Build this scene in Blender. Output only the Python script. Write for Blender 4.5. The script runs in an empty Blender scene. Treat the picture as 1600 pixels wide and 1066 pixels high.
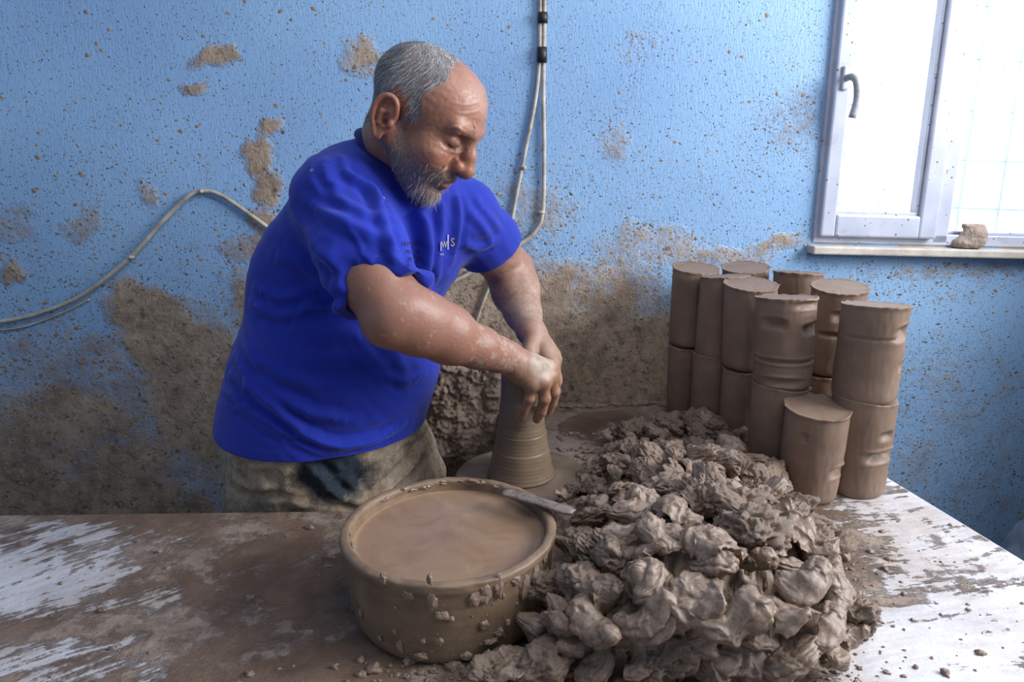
import bpy, math, random
import numpy as np
import openvdb
from mathutils import Vector, Matrix

# ---------------------------------------------------------------- camera
FPX = 1111.0
PITCH = math.radians(15.0)
ROLL = math.radians(0.7)
TZ = 0.80                      # height of the table top
CAM = np.array([0.0, 0.0, TZ + 0.62])
_F = np.array([0, math.cos(PITCH), -math.sin(PITCH)])
_U0 = np.array([0, math.sin(PITCH), math.cos(PITCH)])
_X0 = np.array([1.0, 0, 0])
_R = math.cos(ROLL) * _X0 - math.sin(ROLL) * _U0
_U = math.sin(ROLL) * _X0 + math.cos(ROLL) * _U0
sc = bpy.context.scene
C = sc.collection
cam_d = bpy.data.cameras.new('camera')
cam_d.sensor_width = 36.0
cam_d.lens = FPX / 1600 * 36.0
cam_d.clip_start = 0.02
cam_d.dof.use_dof = False
cam = bpy.data.objects.new('camera', cam_d)
C.objects.link(cam)
m = Matrix(((_R[0], _U[0], -_F[0], CAM[0]), (_R[1], _U[1], -_F[1], CAM[1]), (_R[2], _U[2], -_F[2], CAM[2]), (0, 0, 0, 1)))
cam.matrix_world = m
sc.camera = cam

# ---------------------------------------------------------------- light
world = bpy.data.worlds.new('overcast_sky')
sc.world = world
world.use_nodes = True
bg = world.node_tree.nodes['Background']
bg.inputs[0].default_value = (0.86, 0.93, 1.0, 1)
bg.inputs[1].default_value = 2.6

def area(name, loc, target, sx, sy, power, col):
    d = bpy.data.lights.new(name, 'AREA')
    d.shape = 'RECTANGLE'; d.size = sx; d.size_y = sy; d.energy = power; d.color = col
    o = bpy.data.objects.new(name, d); C.objects.link(o)
    o.location = loc
    v = Vector(target) - Vector(loc)
    o.rotation_euler = v.to_track_quat('-Z', 'Y').to_euler()
    return o
area('side_window_daylight', (2.35, 0.75, 2.05), (0.1, 1.3, 0.95), 1.5, 1.3, 128, (0.93, 0.96, 1.0))
area('ceiling_fill', (0.55, 0.35, 2.85), (0.35, 1.3, 0.8), 1.2, 0.7, 12, (1.0, 0.98, 0.96))  # added overhead fill
area('rear_fill', (-0.6, -2.2, 1.7), (-0.1, 1.2, 1.1), 1.6, 1.8, 7, (0.95, 0.97, 1.0))  # added weak fill from behind the camera, no doorway there

sc.view_settings.view_transform = 'Standard'
sc.view_settings.look = 'None'
sc.view_settings.gamma = 1.0
sc.view_settings.use_curve_mapping = False
sc.view_settings.exposure = 0.0
# ---------------------------------------------------------------- helpers
rnd = random.Random(7)
def s2l(r, g, b):
    f = lambda c: (c / 255 / 12.92) if c / 255 <= 0.04045 else ((c / 255 + 0.055) / 1.055) ** 2.4
    return (f(r), f(g), f(b), 1.0)
def P(px, py, d):
    """point at depth d (metres along the optical axis) seen at reference pixel px, py"""
    return CAM + (px - 800) / FPX * d * _R + (533 - py) / FPX * d * _U + d * _F
def hit(px, py, p0, n):
    v = (px - 800) / FPX * _R + (533 - py) / FPX * _U + _F
    t = np.dot(np.asarray(p0) - CAM, n) / np.dot(v, n)
    return CAM + t * v
def onz(px, py, z): return hit(px, py, (0, 0, z), (0, 0, 1.0))
def T(px, py, h=0.0): return onz(px, py, TZ + h)
def proj(v):
    d = v - CAM
    z = d @ _F
    return 800 + FPX * (d @ _R) / z, 533 - FPX * (d @ _U) / z, z
# back wall plane: passes (0.235,1.694), turned about 5 degrees
WA = math.radians(4.6)
WU = np.array([math.cos(WA), math.sin(WA), 0.0])       # along the wall
WN = np.array([math.sin(WA), -math.cos(WA), 0.0])      # out of the wall, into the room
WO = np.array([0.235, 1.694, 0.0])
def W(px, py, off=0.0): return hit(px, py, WO + WN * off, WN)
def wall_uz(p): d = np.asarray(p) - WO; return float(d @ WU), float(p[2])
def wp(u, z, off=0.0): return WO + WU * u + WN * off + np.array([0, 0, z])

# numpy gradient-ish noise -------------------------------------------------
_perm = np.random.RandomState(3).permutation(512).astype(np.int64)
_grad = np.random.RandomState(4).normal(size=(512, 3)).astype(np.float32)
_grad /= np.linalg.norm(_grad, axis=1)[:, None]
def noise(p, scale=1.0, seed=0):
    p = np.asarray(p, dtype=np.float32) * scale + seed * 17.31
    i = np.floor(p).astype(np.int64); f = p - i
    w = f * f * f * (f * (f * 6 - 15) + 10)
    out = np.zeros(p.shape[0], np.float32)
    for dx in (0, 1):
        wx = w[:, 0] if dx else 1 - w[:, 0]
        for dy in (0, 1):
            wy = w[:, 1] if dy else 1 - w[:, 1]
            for dz in (0, 1):
                wz = w[:, 2] if dz else 1 - w[:, 2]
                h = _perm[(_perm[(_perm[(i[:, 0] + dx) & 511] + i[:, 1] + dy) & 511] + i[:, 2] + dz) & 511]
                g = _grad[h]
                d = g[:, 0] * (f[:, 0] - dx) + g[:, 1] * (f[:, 1] - dy) + g[:, 2] * (f[:, 2] - dz)
                out += wx * wy * wz * d
    return out * 1.6
def fbm(p, scale=1.0, oct=3, seed=0, gain=0.5):
    a, s, out = 1.0, scale, 0
    for o in range(oct):
        out = out + a * noise(p, s, seed + o * 3.7); a *= gain; s *= 2.05
    return out

# mesh and object helpers ---------------------------------------------------
def mesh_np(name, verts, faces, smooth=True):
    verts = np.ascontiguousarray(verts, dtype=np.float32)
    me = bpy.data.meshes.new(name)
    if isinstance(faces, np.ndarray):
        n, k = faces.shape
        me.vertices.add(len(verts)); me.vertices.foreach_set('co', verts.ravel())
        me.loops.add(n * k); me.loops.foreach_set('vertex_index', np.ascontiguousarray(faces, dtype=np.int32).ravel())
        me.polygons.add(n)
        me.polygons.foreach_set('loop_start', np.arange(0, n * k, k, dtype=np.int32))
        me.update(calc_edges=True)
    else:
        me.from_pydata([tuple(map(float, v)) for v in verts], [], faces); me.update()
    if smooth:
        me.polygons.foreach_set('use_smooth', np.ones(len(me.polygons), bool))
    return me
def link(name, me, mat=None, parent=None, loc=None):
    o = bpy.data.objects.new(name, me); C.objects.link(o)
    if mat is not None and me is not None:
        if len(me.materials) == 0: me.materials.append(mat)
    if parent is not None: o.parent = parent
    if loc is not None: o.location = loc
    return o
def tag(o, label=None, cat=None, group=None, kind=None):
    if label: o['label'] = label
    if cat: o['category'] = cat
    if group: o['group'] = group
    if kind: o['kind'] = kind
    return o
def empty(name, loc, label, cat, group=None):
    o = bpy.data.objects.new(name, None); C.objects.link(o); o.location = loc
    o.empty_display_size = 0.05
    return tag(o, label, cat, group)
def vnormals(me):
    a = np.empty(len(me.vertices) * 3, np.float32); me.vertex_normals.foreach_get('vector', a)
    return a.reshape(-1, 3)
def vcol(me, name, col):
    at = me.color_attributes.new(name, 'FLOAT_COLOR', 'POINT')
    c = np.ones((len(me.vertices), 4), np.float32); c[:, :col.shape[1]] = col
    at.data.foreach_set('color', c.ravel())
def vfloat(me, name, v):
    at = me.attributes.new(name, 'FLOAT', 'POINT'); at.data.foreach_set('value', np.ascontiguousarray(v, dtype=np.float32))
def box(name, lo, hi, mat, parent=None, bev=0.0, mtx=None):
    lo = np.array(lo, float); hi = np.array(hi, float)
    v = np.array([[x, y, z] for x in (lo[0], hi[0]) for y in (lo[1], hi[1]) for z in (lo[2], hi[2])])
    if mtx is not None: v = np.array([mtx(p) for p in v])
    f = [(0, 1, 3, 2), (4, 6, 7, 5), (0, 4, 5, 1), (2, 3, 7, 6), (0, 2, 6, 4), (1, 5, 7, 3)]
    if mtx is not None:
        c = v.mean(0); n = np.cross(v[1] - v[0], v[3] - v[0])
        if np.dot(n, v[0] - c) < 0: f = [t[::-1] for t in f]
    me = mesh_np(name, v, f, False)
    o = link(name, me, mat, parent)
    if bev:
        b = o.modifiers.new('b', 'BEVEL'); b.width = bev; b.segments = 2
    return o
def wbox(name, u0, u1, z0, z1, o0, o1, mat, parent=None, bev=0.0, shear=0.0, u_ref=0.0):
    return box(name, (u0, o0, z0), (u1, o1, z1), mat, parent, bev, lambda p: wp(p[0], p[2] + shear * (p[0] - u_ref), p[1]))
def spline(pts, n):
    """Catmull-Rom through pts, n samples"""
    p = np.array(pts, float); p = np.vstack([2 * p[0] - p[1], p, 2 * p[-1] - p[-2]])
    k = len(p) - 3; t = np.linspace(0, k - 1e-9, n); i = t.astype(int); f = (t - i)[:, None]
    a, b, c, d = p[i], p[i + 1], p[i + 2], p[i + 3]
    return 0.5 * ((2 * b) + (-a + c) * f + (2 * a - 5 * b + 4 * c - d) * f * f + (-a + 3 * b - 3 * c + d) * f ** 3)
def tube_arr(path, rad, nv=12, caps=True):
    """verts, faces for a tube along path (n,3) with radius array"""
    path = np.asarray(path, float); n = len(path)
    rad = np.broadcast_to(np.asarray(rad, float), (n,))
    t = np.gradient(path, axis=0); t /= np.linalg.norm(t, axis=1)[:, None]
    ref = np.array([0, 0, 1.0]) if abs(t[0][2]) < 0.9 else np.array([1.0, 0, 0])
    a = np.cross(t[0], ref); a /= np.linalg.norm(a); A = []
    for i in range(n):
        a = a - t[i] * np.dot(a, t[i]); a /= np.linalg.norm(a); A.append(a.copy())
    A = np.array(A); B = np.cross(t, A)
    th = np.linspace(0, 2 * math.pi, nv, endpoint=False)
    V = path[:, None] + rad[:, None, None] * (np.cos(th)[None, :, None] * A[:, None] + np.sin(th)[None, :, None] * B[:, None])
    V = V.reshape(-1, 3)
    F = [(i * nv + j, i * nv + (j + 1) % nv, (i + 1) * nv + (j + 1) % nv, (i + 1) * nv + j) for i in range(n - 1) for j in range(nv)]
    if caps:
        F.append(tuple(range(nv))[::-1]); F.append(tuple((n - 1) * nv + j for j in range(nv)))
    return V, F
def lathe(prof, nv=96, center=(0, 0, 0)):
    """prof list of (r,z); closed at r~0 ends"""
    pr = np.array(prof, float); th = np.linspace(0, 2 * math.pi, nv, endpoint=False)
    V = np.stack([pr[:, 0][:, None] * np.cos(th), pr[:, 0][:, None] * np.sin(th), np.repeat(pr[:, 1][:, None], nv, 1)], -1).reshape(-1, 3) + np.array(center)
    i, j = np.meshgrid(np.arange(len(pr) - 1), np.arange(nv), indexing='ij')
    F = np.stack([i * nv + j, i * nv + (j + 1) % nv, (i + 1) * nv + (j + 1) % nv, (i + 1) * nv + j], -1).reshape(-1, 4)
    return V, F

# signed distance modelling -------------------------------------------------
class SDF:
    def __init__(s, lo, hi, res):
        s.lo = np.array(lo, float); s.res = res
        s.n = np.ceil((np.array(hi, float) - s.lo) / res).astype(int) + 1
        s.a = np.full(s.n, 0.06, np.float32)
    def _sub(s, lo, hi, pad):
        i0 = np.clip(np.floor((lo - pad - s.lo) / s.res).astype(int), 0, s.n)
        i1 = np.clip(np.ceil((hi + pad - s.lo) / s.res).astype(int) + 1, 0, s.n)
        if np.any(i1 <= i0): return None, None
        ax = [(s.lo[k] + s.res * np.arange(i0[k], i1[k])).astype(np.float32) for k in range(3)]
        return tuple(slice(i0[k], i1[k]) for k in range(3)), np.meshgrid(*ax, indexing='ij', sparse=True)
    def _mix(s, sl, d, k, op):
        a = s.a[sl]
        if op == 'add':
            r = np.minimum(a, d)
            if k > 0: h = np.maximum(k - np.abs(a - d), 0) / k; r = r - h * h * k * 0.25
        elif op == 'sub':
            r = np.maximum(a, -d)
            if k > 0: h = np.maximum(k - np.abs(a + d), 0) / k; r = r + h * h * k * 0.25
        s.a[sl] = r
    def cone(s, p1, p2, r1, r2, k=0.01, op='add'):
        p1 = np.array(p1, float); p2 = np.array(p2, float)
        R = max(r1, r2); sl, g = s._sub(np.minimum(p1, p2) - R, np.maximum(p1, p2) + R, k + 4 * s.res)
        if sl is None: return
        ab = p2 - p1; L2 = max(float(ab @ ab), 1e-12)
        x, y, z = g[0] - p1[0], g[1] - p1[1], g[2] - p1[2]
        t = np.clip((x * ab[0] + y * ab[1] + z * ab[2]) / L2, 0, 1)
        d = np.sqrt((x - t * ab[0]) ** 2 + (y - t * ab[1]) ** 2 + (z - t * ab[2]) ** 2) - (r1 + (r2 - r1) * t)
        s._mix(sl, d.astype(np.float32), k, op)
    def chain(s, pts, k=0.01, op='add'):
        """pts: [(point, radius), ...]"""
        for (a, ra), (b, rb) in zip(pts[:-1], pts[1:]): s.cone(a, b, ra, rb, k, op)
    def ell(s, c, r, rot=None, k=0.01, op='add'):
        """rot: 3x3 whose COLUMNS are the local axes"""
        c = np.array(c, float); r = np.array(r, float); R = max(r)
        if rot is None: ext = r
        else: ext = np.sqrt(((np.asarray(rot) * r[None, :]) ** 2).sum(1))
        sl, g = s._sub(c - ext, c + ext, k + 4 * s.res)
        if sl is None: return
        x, y, z = g[0] - c[0], g[1] - c[1], g[2] - c[2]
        if rot is not None:
            q = np.asarray(rot)
            x, y, z = (x * q[0, i] + y * q[1, i] + z * q[2, i] for i in range(3))
        k0 = np.sqrt((x / r[0]) ** 2 + (y / r[1]) ** 2 + (z / r[2]) ** 2)
        k1 = np.sqrt((x / r[0] ** 2) ** 2 + (y / r[1] ** 2) ** 2 + (z / r[2] ** 2) ** 2) + 1e-9
        d = np.where(k0 < 1e-3, -min(r), k0 * (k0 - 1) / k1)
        s._mix(sl, d.astype(np.float32), k, op)
    def half(s, p, n, k=0.0):
        """cut away everything on the side the normal n points to"""
        n = np.array(n, float); n /= np.linalg.norm(n)
        sl, g = s._sub(s.lo, s.lo + s.res * (s.n - 1), 0)
        d = (g[0] - p[0]) * n[0] + (g[1] - p[1]) * n[1] + (g[2] - p[2]) * n[2]
        s._mix(sl, (-d).astype(np.float32), k, 'sub')
    def blur(s, it=1):
        for _ in range(it):
            for ax in range(3):
                b = s.a.copy()
                u = [slice(None)] * 3; v = [slice(None)] * 3; w = [slice(None)] * 3
                u[ax] = slice(0, -2); v[ax] = slice(1, -1); w[ax] = slice(2, None)
                b[tuple(v)] = 0.25 * s.a[tuple(u)] + 0.5 * s.a[tuple(v)] + 0.25 * s.a[tuple(w)]
                s.a = b
    def mesh(s):
        a = s.a
        for ax in range(3):                         # close at the border
            for e in (0, -1):
                sl = [slice(None)] * 3; sl[ax] = e; a[tuple(sl)] = np.maximum(a[tuple(sl)], s.res)
        band = np.clip(a, -3 * s.res, 3 * s.res)
        gr = openvdb.FloatGrid(3 * s.res); gr.copyFromArray(band)
        pts, quads = gr.convertToQuads(0.0)
        pts = np.asarray(pts) * s.res + s.lo
        return pts.astype(np.float32), np.asarray(quads).astype(np.int32)[:, ::-1].copy()

# node helpers ----------------------------------------------------------------
class NT:
    def __init__(s, name):
        s.m = bpy.data.materials.new(name); s.m.use_nodes = True
        s.t = s.m.node_tree; s.t.nodes.clear()
        s.out = s.t.nodes.new('ShaderNodeOutputMaterial')
        s.b = s.t.nodes.new('ShaderNodeBsdfPrincipled')
        s.t.links.new(s.b.outputs[0], s.out.inputs[0])
        s._tc = None
    def n(s, typ, **kw):
        nd = s.t.nodes.new(typ)
        for k, v in kw.items():
            if k.startswith('i_'):
                key = k[2:]; key = int(key) if key.isdigit() else key.replace('_', ' ')
                s.set(nd.inputs[key], v)
            else: setattr(nd, k, v)
        return nd
    def set(s, inp, v):
        if isinstance(v, bpy.types.NodeSocket): s.t.links.new(v, inp)
        else: inp.default_value = v
    @property
    def obj(s):
        if s._tc is None: s._tc = s.n('ShaderNodeTexCoord')
        return s._tc.outputs['Object']
    def mapv(s, scale=(1, 1, 1), rot=(0, 0, 0), loc=(0, 0, 0), vec=None):
        nd = s.n('ShaderNodeMapping'); s.set(nd.inputs['Vector'], vec or s.obj)
        nd.inputs['Scale'].default_value = scale; nd.inputs['Rotation'].default_value = rot; nd.inputs['Location'].default_value = loc
        return nd.outputs[0]
    def noise(s, scale, detail=4, rough=0.55, vec=None, dist=0.0):
        nd = s.n('ShaderNodeTexNoise'); s.set(nd.inputs['Vector'], vec or s.obj)
        nd.inputs['Scale'].default_value = scale; nd.inputs['Detail'].default_value = detail
        nd.inputs['Roughness'].default_value = rough; nd.inputs['Distortion'].default_value = dist
        return nd.outputs[0]
    def vor(s, scale, feature='F1', vec=None, out=0, rand=1.0):
        nd = s.n('ShaderNodeTexVoronoi'); nd.feature = feature; s.set(nd.inputs['Vector'], vec or s.obj)
        nd.inputs['Scale'].default_value = scale; nd.inputs['Randomness'].default_value = rand
        return nd.outputs[out]
    def math(s, op, a, b=0.0, c=None, clamp=False):
        nd = s.n('ShaderNodeMath'); nd.operation = op; nd.use_clamp = clamp
        s.set(nd.inputs[0], a); s.set(nd.inputs[1], b)
        if c is not None: s.set(nd.inputs[2], c)
        return nd.outputs[0]
    def ramp(s, f, stops, interp='LINEAR'):
        nd = s.n('ShaderNodeValToRGB'); s.set(nd.inputs[0], f); cr = nd.color_ramp; cr.interpolation = interp
        while len(cr.elements) > 1: cr.elements.remove(cr.elements[-1])
        for i, (p, c) in enumerate(stops):
            e = cr.elements[0] if i == 0 else cr.elements.new(p)
            e.position = p
            e.color = c if hasattr(c, '__len__') else (c, c, c, 1)
        return nd.outputs[0]
    def mix(s, f, a, b, blend='MIX'):
        nd = s.n('ShaderNodeMix'); nd.data_type = 'RGBA'; nd.blend_type = blend
        s.set(nd.inputs[0], f); s.set(nd.inputs[6], a); s.set(nd.inputs[7], b)
        return nd.outputs[2]
    def attr(s, name, out='Fac'):
        nd = s.n('ShaderNodeAttribute'); nd.attribute_name = name
        return nd.outputs[out]
    def bump(s, h, strength=0.3, dist=0.002, normal=None):
        nd = s.n('ShaderNodeBump'); s.set(nd.inputs['Height'], h)
        nd.inputs['Strength'].default_value = strength; nd.inputs['Distance'].default_value = dist
        if normal is not None: s.set(nd.inputs['Normal'], normal)
        return nd.outputs[0]
    def done(s, color=None, rough=None, normal=None, **kw):
        if color is not None: s.set(s.b.inputs['Base Color'], color)
        if rough is not None: s.set(s.b.inputs['Roughness'], rough)
        if normal is not None: s.set(s.b.inputs['Normal'], normal)
        for k, v in kw.items(): s.set(s.b.inputs[k.replace('_', ' ')], v)
        return s.m
def plain(name, col, rough=0.6, **kw):
    n = NT(name); f = n.noise(40, 3)
    c = n.mix(f, tuple(x * 0.85 for x in col[:3]) + (1,), tuple(min(1, x * 1.12) for x in col[:3]) + (1,))
    return n.done(c, rough, n.bump(f, 0.15, 0.001), **kw)
def clay_mat(name, dark, mid, light, rough=(0.35, 0.6), bump=0.5, fine=1.0, spec=0.5):
    n = NT(name)
    a = n.noise(22 * fine, 5, 0.6); b = n.noise(140 * fine, 4, 0.6); c = n.noise(600 * fine, 2, 0.6)
    col = n.ramp(a, [(0.3, dark), (0.5, mid), (0.72, light)])
    col = n.mix(n.math('MULTIPLY', b, 0.35), col, light)
    r = n.ramp(a, [(0.35, rough[0]), (0.65, rough[1])])
    h = n.math('ADD', n.math('MULTIPLY', a, 1.0), n.math('MULTIPLY', b, 0.45)); h = n.math('ADD', h, n.math('MULTIPLY', c, 0.12))
    return n.done(col, r, n.bump(h, bump, 0.004), **{'Specular IOR Level': spec})
# ---------------------------------------------------------------- materials of the room
MUD_D = s2l(92, 74, 60); MUD_M = s2l(126, 104, 86); MUD_L = s2l(168, 146, 122)

def wall_material():
    n = NT('blue_mud_splashed_plaster')
    vec = n.obj
    big = n.noise(2.2, 3, 0.5)
    blue = n.ramp(big, [(0.3, s2l(138, 174, 213)), (0.7, s2l(158, 195, 229))])
    fine = n.noise(260, 3, 0.6, vec=n.mapv((1, 1, 0.28)))
    blue = n.mix(n.math('MULTIPLY', fine, 0.25), blue, s2l(96, 138, 190))
    md = n.attr('mud')
    # broad stains where the attribute is dense
    na = n.noise(9, 8, 0.68, dist=0.4)
    nb = n.noise(34, 6, 0.65)
    na = n.math('ADD', n.math('MULTIPLY', na, 0.6), n.math('MULTIPLY', nb, 0.4))
    broad = n.math('ADD', n.math('MULTIPLY', n.math('SUBTRACT', na, 0.5), 3.4), n.math('MULTIPLY', n.math('SUBTRACT', md, 0.5), 2.6))
    broad = n.math('ADD', broad, 0.45, clamp=True)
    # splashes: small irregular spots, denser where the attribute is high
    sx_ = n.n('ShaderNodeSeparateXYZ'); n.set(sx_.inputs[0], n.mapv((1, 1, 1.25), rot=(0, 0.5, 0)))
    cx_ = n.n('ShaderNodeCombineXYZ'); n.set(cx_.inputs[0], sx_.outputs[0]); n.set(cx_.inputs[1], sx_.outputs[2]); wv = cx_.outputs[0]
    wv2 = n.n('ShaderNodeVectorMath', operation='ADD'); n.set(wv2.inputs[0], wv)
    nz = n.n('ShaderNodeTexNoise'); nz.inputs['Scale'].default_value = 60; n.set(nz.inputs['Vector'], vec)
    sc_ = n.n('ShaderNodeVectorMath', operation='SCALE'); n.set(sc_.inputs[0], nz.outputs[1]); sc_.inputs[3].default_value = 0.016
    n.set(wv2.inputs[1], sc_.outputs[0])
    def spots(scale, thr0, gain, seed):
        v = n.n('ShaderNodeTexVoronoi', voronoi_dimensions='2D'); n.set(v.inputs['Vector'], wv2.outputs[0]); v.inputs['Scale'].default_value = scale
        sepr = n.n('ShaderNodeSeparateColor'); n.set(sepr.inputs[0], v.outputs[1])
        pick = sepr.outputs[seed]
        # each cell holds a spot of its own size, many hold none
        size = n.math('MULTIPLY', n.math('SUBTRACT', n.math('ADD', pick, n.math('MULTIPLY', md, gain)), thr0), 0.75, clamp=True)
        s = n.math('SUBTRACT', size, v.outputs[0])
        return n.math('MULTIPLY', s, 9.0, clamp=True)
    s1 = spots(40, 0.90, 0.60, 0)
    s2 = spots(95, 0.79, 0.75, 1)
    s3 = spots(210, 0.68, 0.6, 2)
    sp = n.math('MAXIMUM', n.math('MAXIMUM', s1, s2), n.math('MULTIPLY', s3, 0.85))
    mud = n.ramp(n.noise(13, 6, 0.6), [(0.32, s2l(126, 107, 93)), (0.5, s2l(160, 141, 124)), (0.7, s2l(186, 168, 149))])
    spc = n.ramp(n.noise(40, 3, 0.6), [(0.35, s2l(104, 90, 80)), (0.6, s2l(176, 154, 128))])
    col = n.mix(broad, blue, mud)
    col = n.mix(sp, col, spc)
    thick = n.math('MAXIMUM', broad, sp)
    grain = n.noise(90, 5, 0.65)
    h = n.math('ADD', n.math('MULTIPLY', thick, 0.55), n.math('MULTIPLY', n.math('MULTIPLY', grain, thick), 1.1))
    h = n.math('ADD', h, n.math('MULTIPLY', fine, 0.35))
    r = n.ramp(thick, [(0.0, 0.42), (1.0, 0.8)])
    return n.done(col, r, n.bump(h, 0.8, 0.004), **{'Specular IOR Level': 0.35})

def px_field(V, blobs, base=0.0):
    """mud density painted where the stains sit: blobs are (px, py, rx, ry, value)"""
    x, y, z = proj(V)
    x = x + 24 * noise(V, 9, 31) + 10 * noise(V, 28, 37); y = y + 24 * noise(V, 9, 33) + 10 * noise(V, 28, 39)
    out = np.full(len(V), base, np.float32)
    for bx, by, rx, ry, v in blobs:
        d = ((x - bx) / rx) ** 2 + ((y - by) / ry) ** 2
        w = np.exp(-d ** 2 * 0.7)
        out = out + w * (v - out) if v < 0.3 else np.maximum(out, v * w)
    return out
M_wall = wall_material()
M_plaster = plain('pale_ceiling_plaster', s2l(200, 205, 208), 0.9)
M_floor = clay_mat('muddy_concrete_floor', s2l(45, 40, 38), s2l(70, 62, 56), s2l(95, 85, 76), (0.4, 0.8))

# back wall with the window opening, and the rest of the room
WIN_U0, WIN_U1, WIN_Z0, WIN_Z1 = 0.50, 2.0, 1.192, 2.35
SH = -0.045
def wall_grid():
    us = np.unique(np.round(np.concatenate([np.arange(-2.3, 2.31, 0.012), [WIN_U0]]), 4))
    zs = np.unique(np.round(np.concatenate([np.arange(0, 2.95, 0.012), [WIN_Z0]]), 4))
    U, Z = np.meshgrid(us, zs, indexing='ij')
    V = WO + WU * U.reshape(-1, 1) + np.array([0, 0, 1.0]) * Z.reshape(-1, 1)
    V[:, 2] = Z.ravel()
    nz = len(zs); i, j = np.meshgrid(np.arange(len(us) - 1), np.arange(nz - 1), indexing='ij')
    F = np.stack([i * nz + j, (i + 1) * nz + j, (i + 1) * nz + j + 1, i * nz + j + 1], -1)
    uc = (us[:-1] + us[1:])[:, None] / 2; zc = (zs[:-1] + zs[1:])[None] / 2
    keep = ~((uc > WIN_U0 + 0.004) & (uc < WIN_U1) & (zc > WIN_Z0 + SH * (uc - WIN_U0)) & (zc < WIN_Z1))
    return V, F[keep].reshape(-1, 4)
V, F = wall_grid()
blobs = [(250, 530, 75, 95, 0.95), (300, 620, 90, 130, 0.88), (230, 480, 60, 45, 0.9), (120, 560, 190, 70, 0.52), (120, 700, 260, 120, 0.72), (60, 800, 320, 90, 0.95),
         (390, 470, 50, 60, 0.75), (350, 700, 40, 110, 0.35), (345, 90, 42, 14, 0.72), (310, 128, 20, 14, 0.78), (425, 205, 26, 16, 0.82),
         (397, 248, 20, 30, 0.86), (418, 288, 22, 30, 0.84), (418, 350, 36, 26, 0.8), (395, 388, 55, 22, 0.68), (20, 430, 30, 20, 0.7), (120, 345, 40, 30, 0.5), (235, 300, 30, 12, 0.6),
         (20, 360, 60, 60, 0.42), (560, 90, 40, 30, 0.6), (810, 330, 110, 70, 0.40), (870, 470, 210, 75, 0.68), (900, 575, 260, 115, 1.0), (740, 600, 200, 220, 1.05),
         (1010, 390, 90, 40, 0.55), (1130, 400, 90, 24, 0.6), (1200, 385, 60, 16, 0.62), (960, 200, 40, 50, 0.42), (1000, 60, 50, 40, 0.35), (1450, 440, 150, 40, 0.48), (1440, 600, 120, 100, 0.42), (1230, 190, 60, 60, 0.38),
         (640, 470, 200, 200, 0.6), (1560, 640, 90, 100, 0.35), (1500, 408, 160, 14, 0.5), (1100, 640, 120, 240, 0.6)]
me = mesh_np('back_wall', V, F, False)
vx, vy, vz = proj(V)
basef = np.clip(0.20 + 0.25 * (vy - 300) / 500 - 0.10 * np.clip((vx - 900) / 500, 0, 1) * (vy > 300), 0.1, 0.5)
md = np.maximum(px_field(V, blobs, 0.0), basef)
md = np.where(V[:, 2] < 0.78, np.maximum(md, 0.55), md)
md = np.where((V[:, 0] > 0.62) & (V[:, 2] < 1.1), np.minimum(md, 0.34), md)
vfloat(me, 'mud', md + 0.06 * noise(V, 9, 2))
tag(link('wall_back', me, M_wall), kind='structure')
def plane_me(name, pts, mat):
    me = mesh_np(name, np.array(pts, float), [tuple(range(len(pts)))], False)
    vfloat(me, 'mud', np.full(len(pts), 0.35)); o = link(name, me, mat); tag(o, kind='structure'); return o
cl = wp(-2.3, 0); cr_ = wp(2.3, 0)
def room_slab(name, lo, hi, mat):
    o = box(name, lo, hi, mat); vfloat(o.data, 'mud', np.full(len(o.data.vertices), 0.3)); tag(o, kind='structure'); return o
room_slab('floor', (-2.6, -3.2, -0.06), (2.7, 2.05, 0.0), M_floor)
room_slab('ceiling', (-2.6, -3.2, 2.95), (2.7, 2.05, 3.0), M_plaster)
room_slab('wall_left', (cl[0] - 0.1, -3.2, 0), (cl[0], cl[1] + 0.1, 2.95), M_wall)
room_slab('wall_right', (cr_[0], -3.2, 0), (cr_[0] + 0.1, cr_[1] + 0.1, 2.95), M_wall)
room_slab('wall_front', (-2.6, -3.3, 0), (2.7, -3.2, 2.95), M_wall)

# window --------------------------------------------------------------------
def window_mat():
    n = NT('white_plastic_frame')
    sx_ = n.n('ShaderNodeSeparateXYZ'); n.set(sx_.inputs[0], n.obj); cx_ = n.n('ShaderNodeCombineXYZ'); n.set(cx_.inputs[0], sx_.outputs[0]); n.set(cx_.inputs[1], sx_.outputs[2])
    v = n.n('ShaderNodeTexVoronoi', voronoi_dimensions='2D'); n.set(v.inputs['Vector'], cx_.outputs[0]); v.inputs['Scale'].default_value = 75
    sp = n.n('ShaderNodeSeparateColor'); n.set(sp.inputs[0], v.outputs[1])
    m_ = n.math('MULTIPLY', n.math('SUBTRACT', n.math('MULTIPLY', n.math('SUBTRACT', sp.outputs[0], 0.80, clamp=True), 1.2), v.outputs[0]), 14, clamp=True)
    base = n.ramp(n.noise(14, 4), [(0.35, s2l(176, 180, 196)), (0.7, s2l(192, 195, 210))])
    dirt = n.math('MULTIPLY', n.math('SUBTRACT', n.noise(18, 6, 0.7), 0.56, clamp=True), 3.0, clamp=True)
    c = n.mix(dirt, base, s2l(140, 124, 112))
    c = n.mix(m_, c, s2l(120, 104, 92))
    return n.done(c, 0.38, n.bump(m_, 0.3, 0.001))
M_frame = window_mat()
M_sill = clay_mat('muddy_stone_sill', s2l(158, 148, 138), s2l(184, 174, 162), s2l(204, 197, 186), (0.6, 0.8))
g = NT('window_glass'); M_glass = g.done((0.93, 0.97, 1, 1), 0.03, None, **{'Transmission Weight': 1.0, 'IOR': 1.02, 'Specular IOR Level': 0.3})
M_bar = plain('painted_grille_bar', (.66, .78, .82, 1), 0.6)
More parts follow.
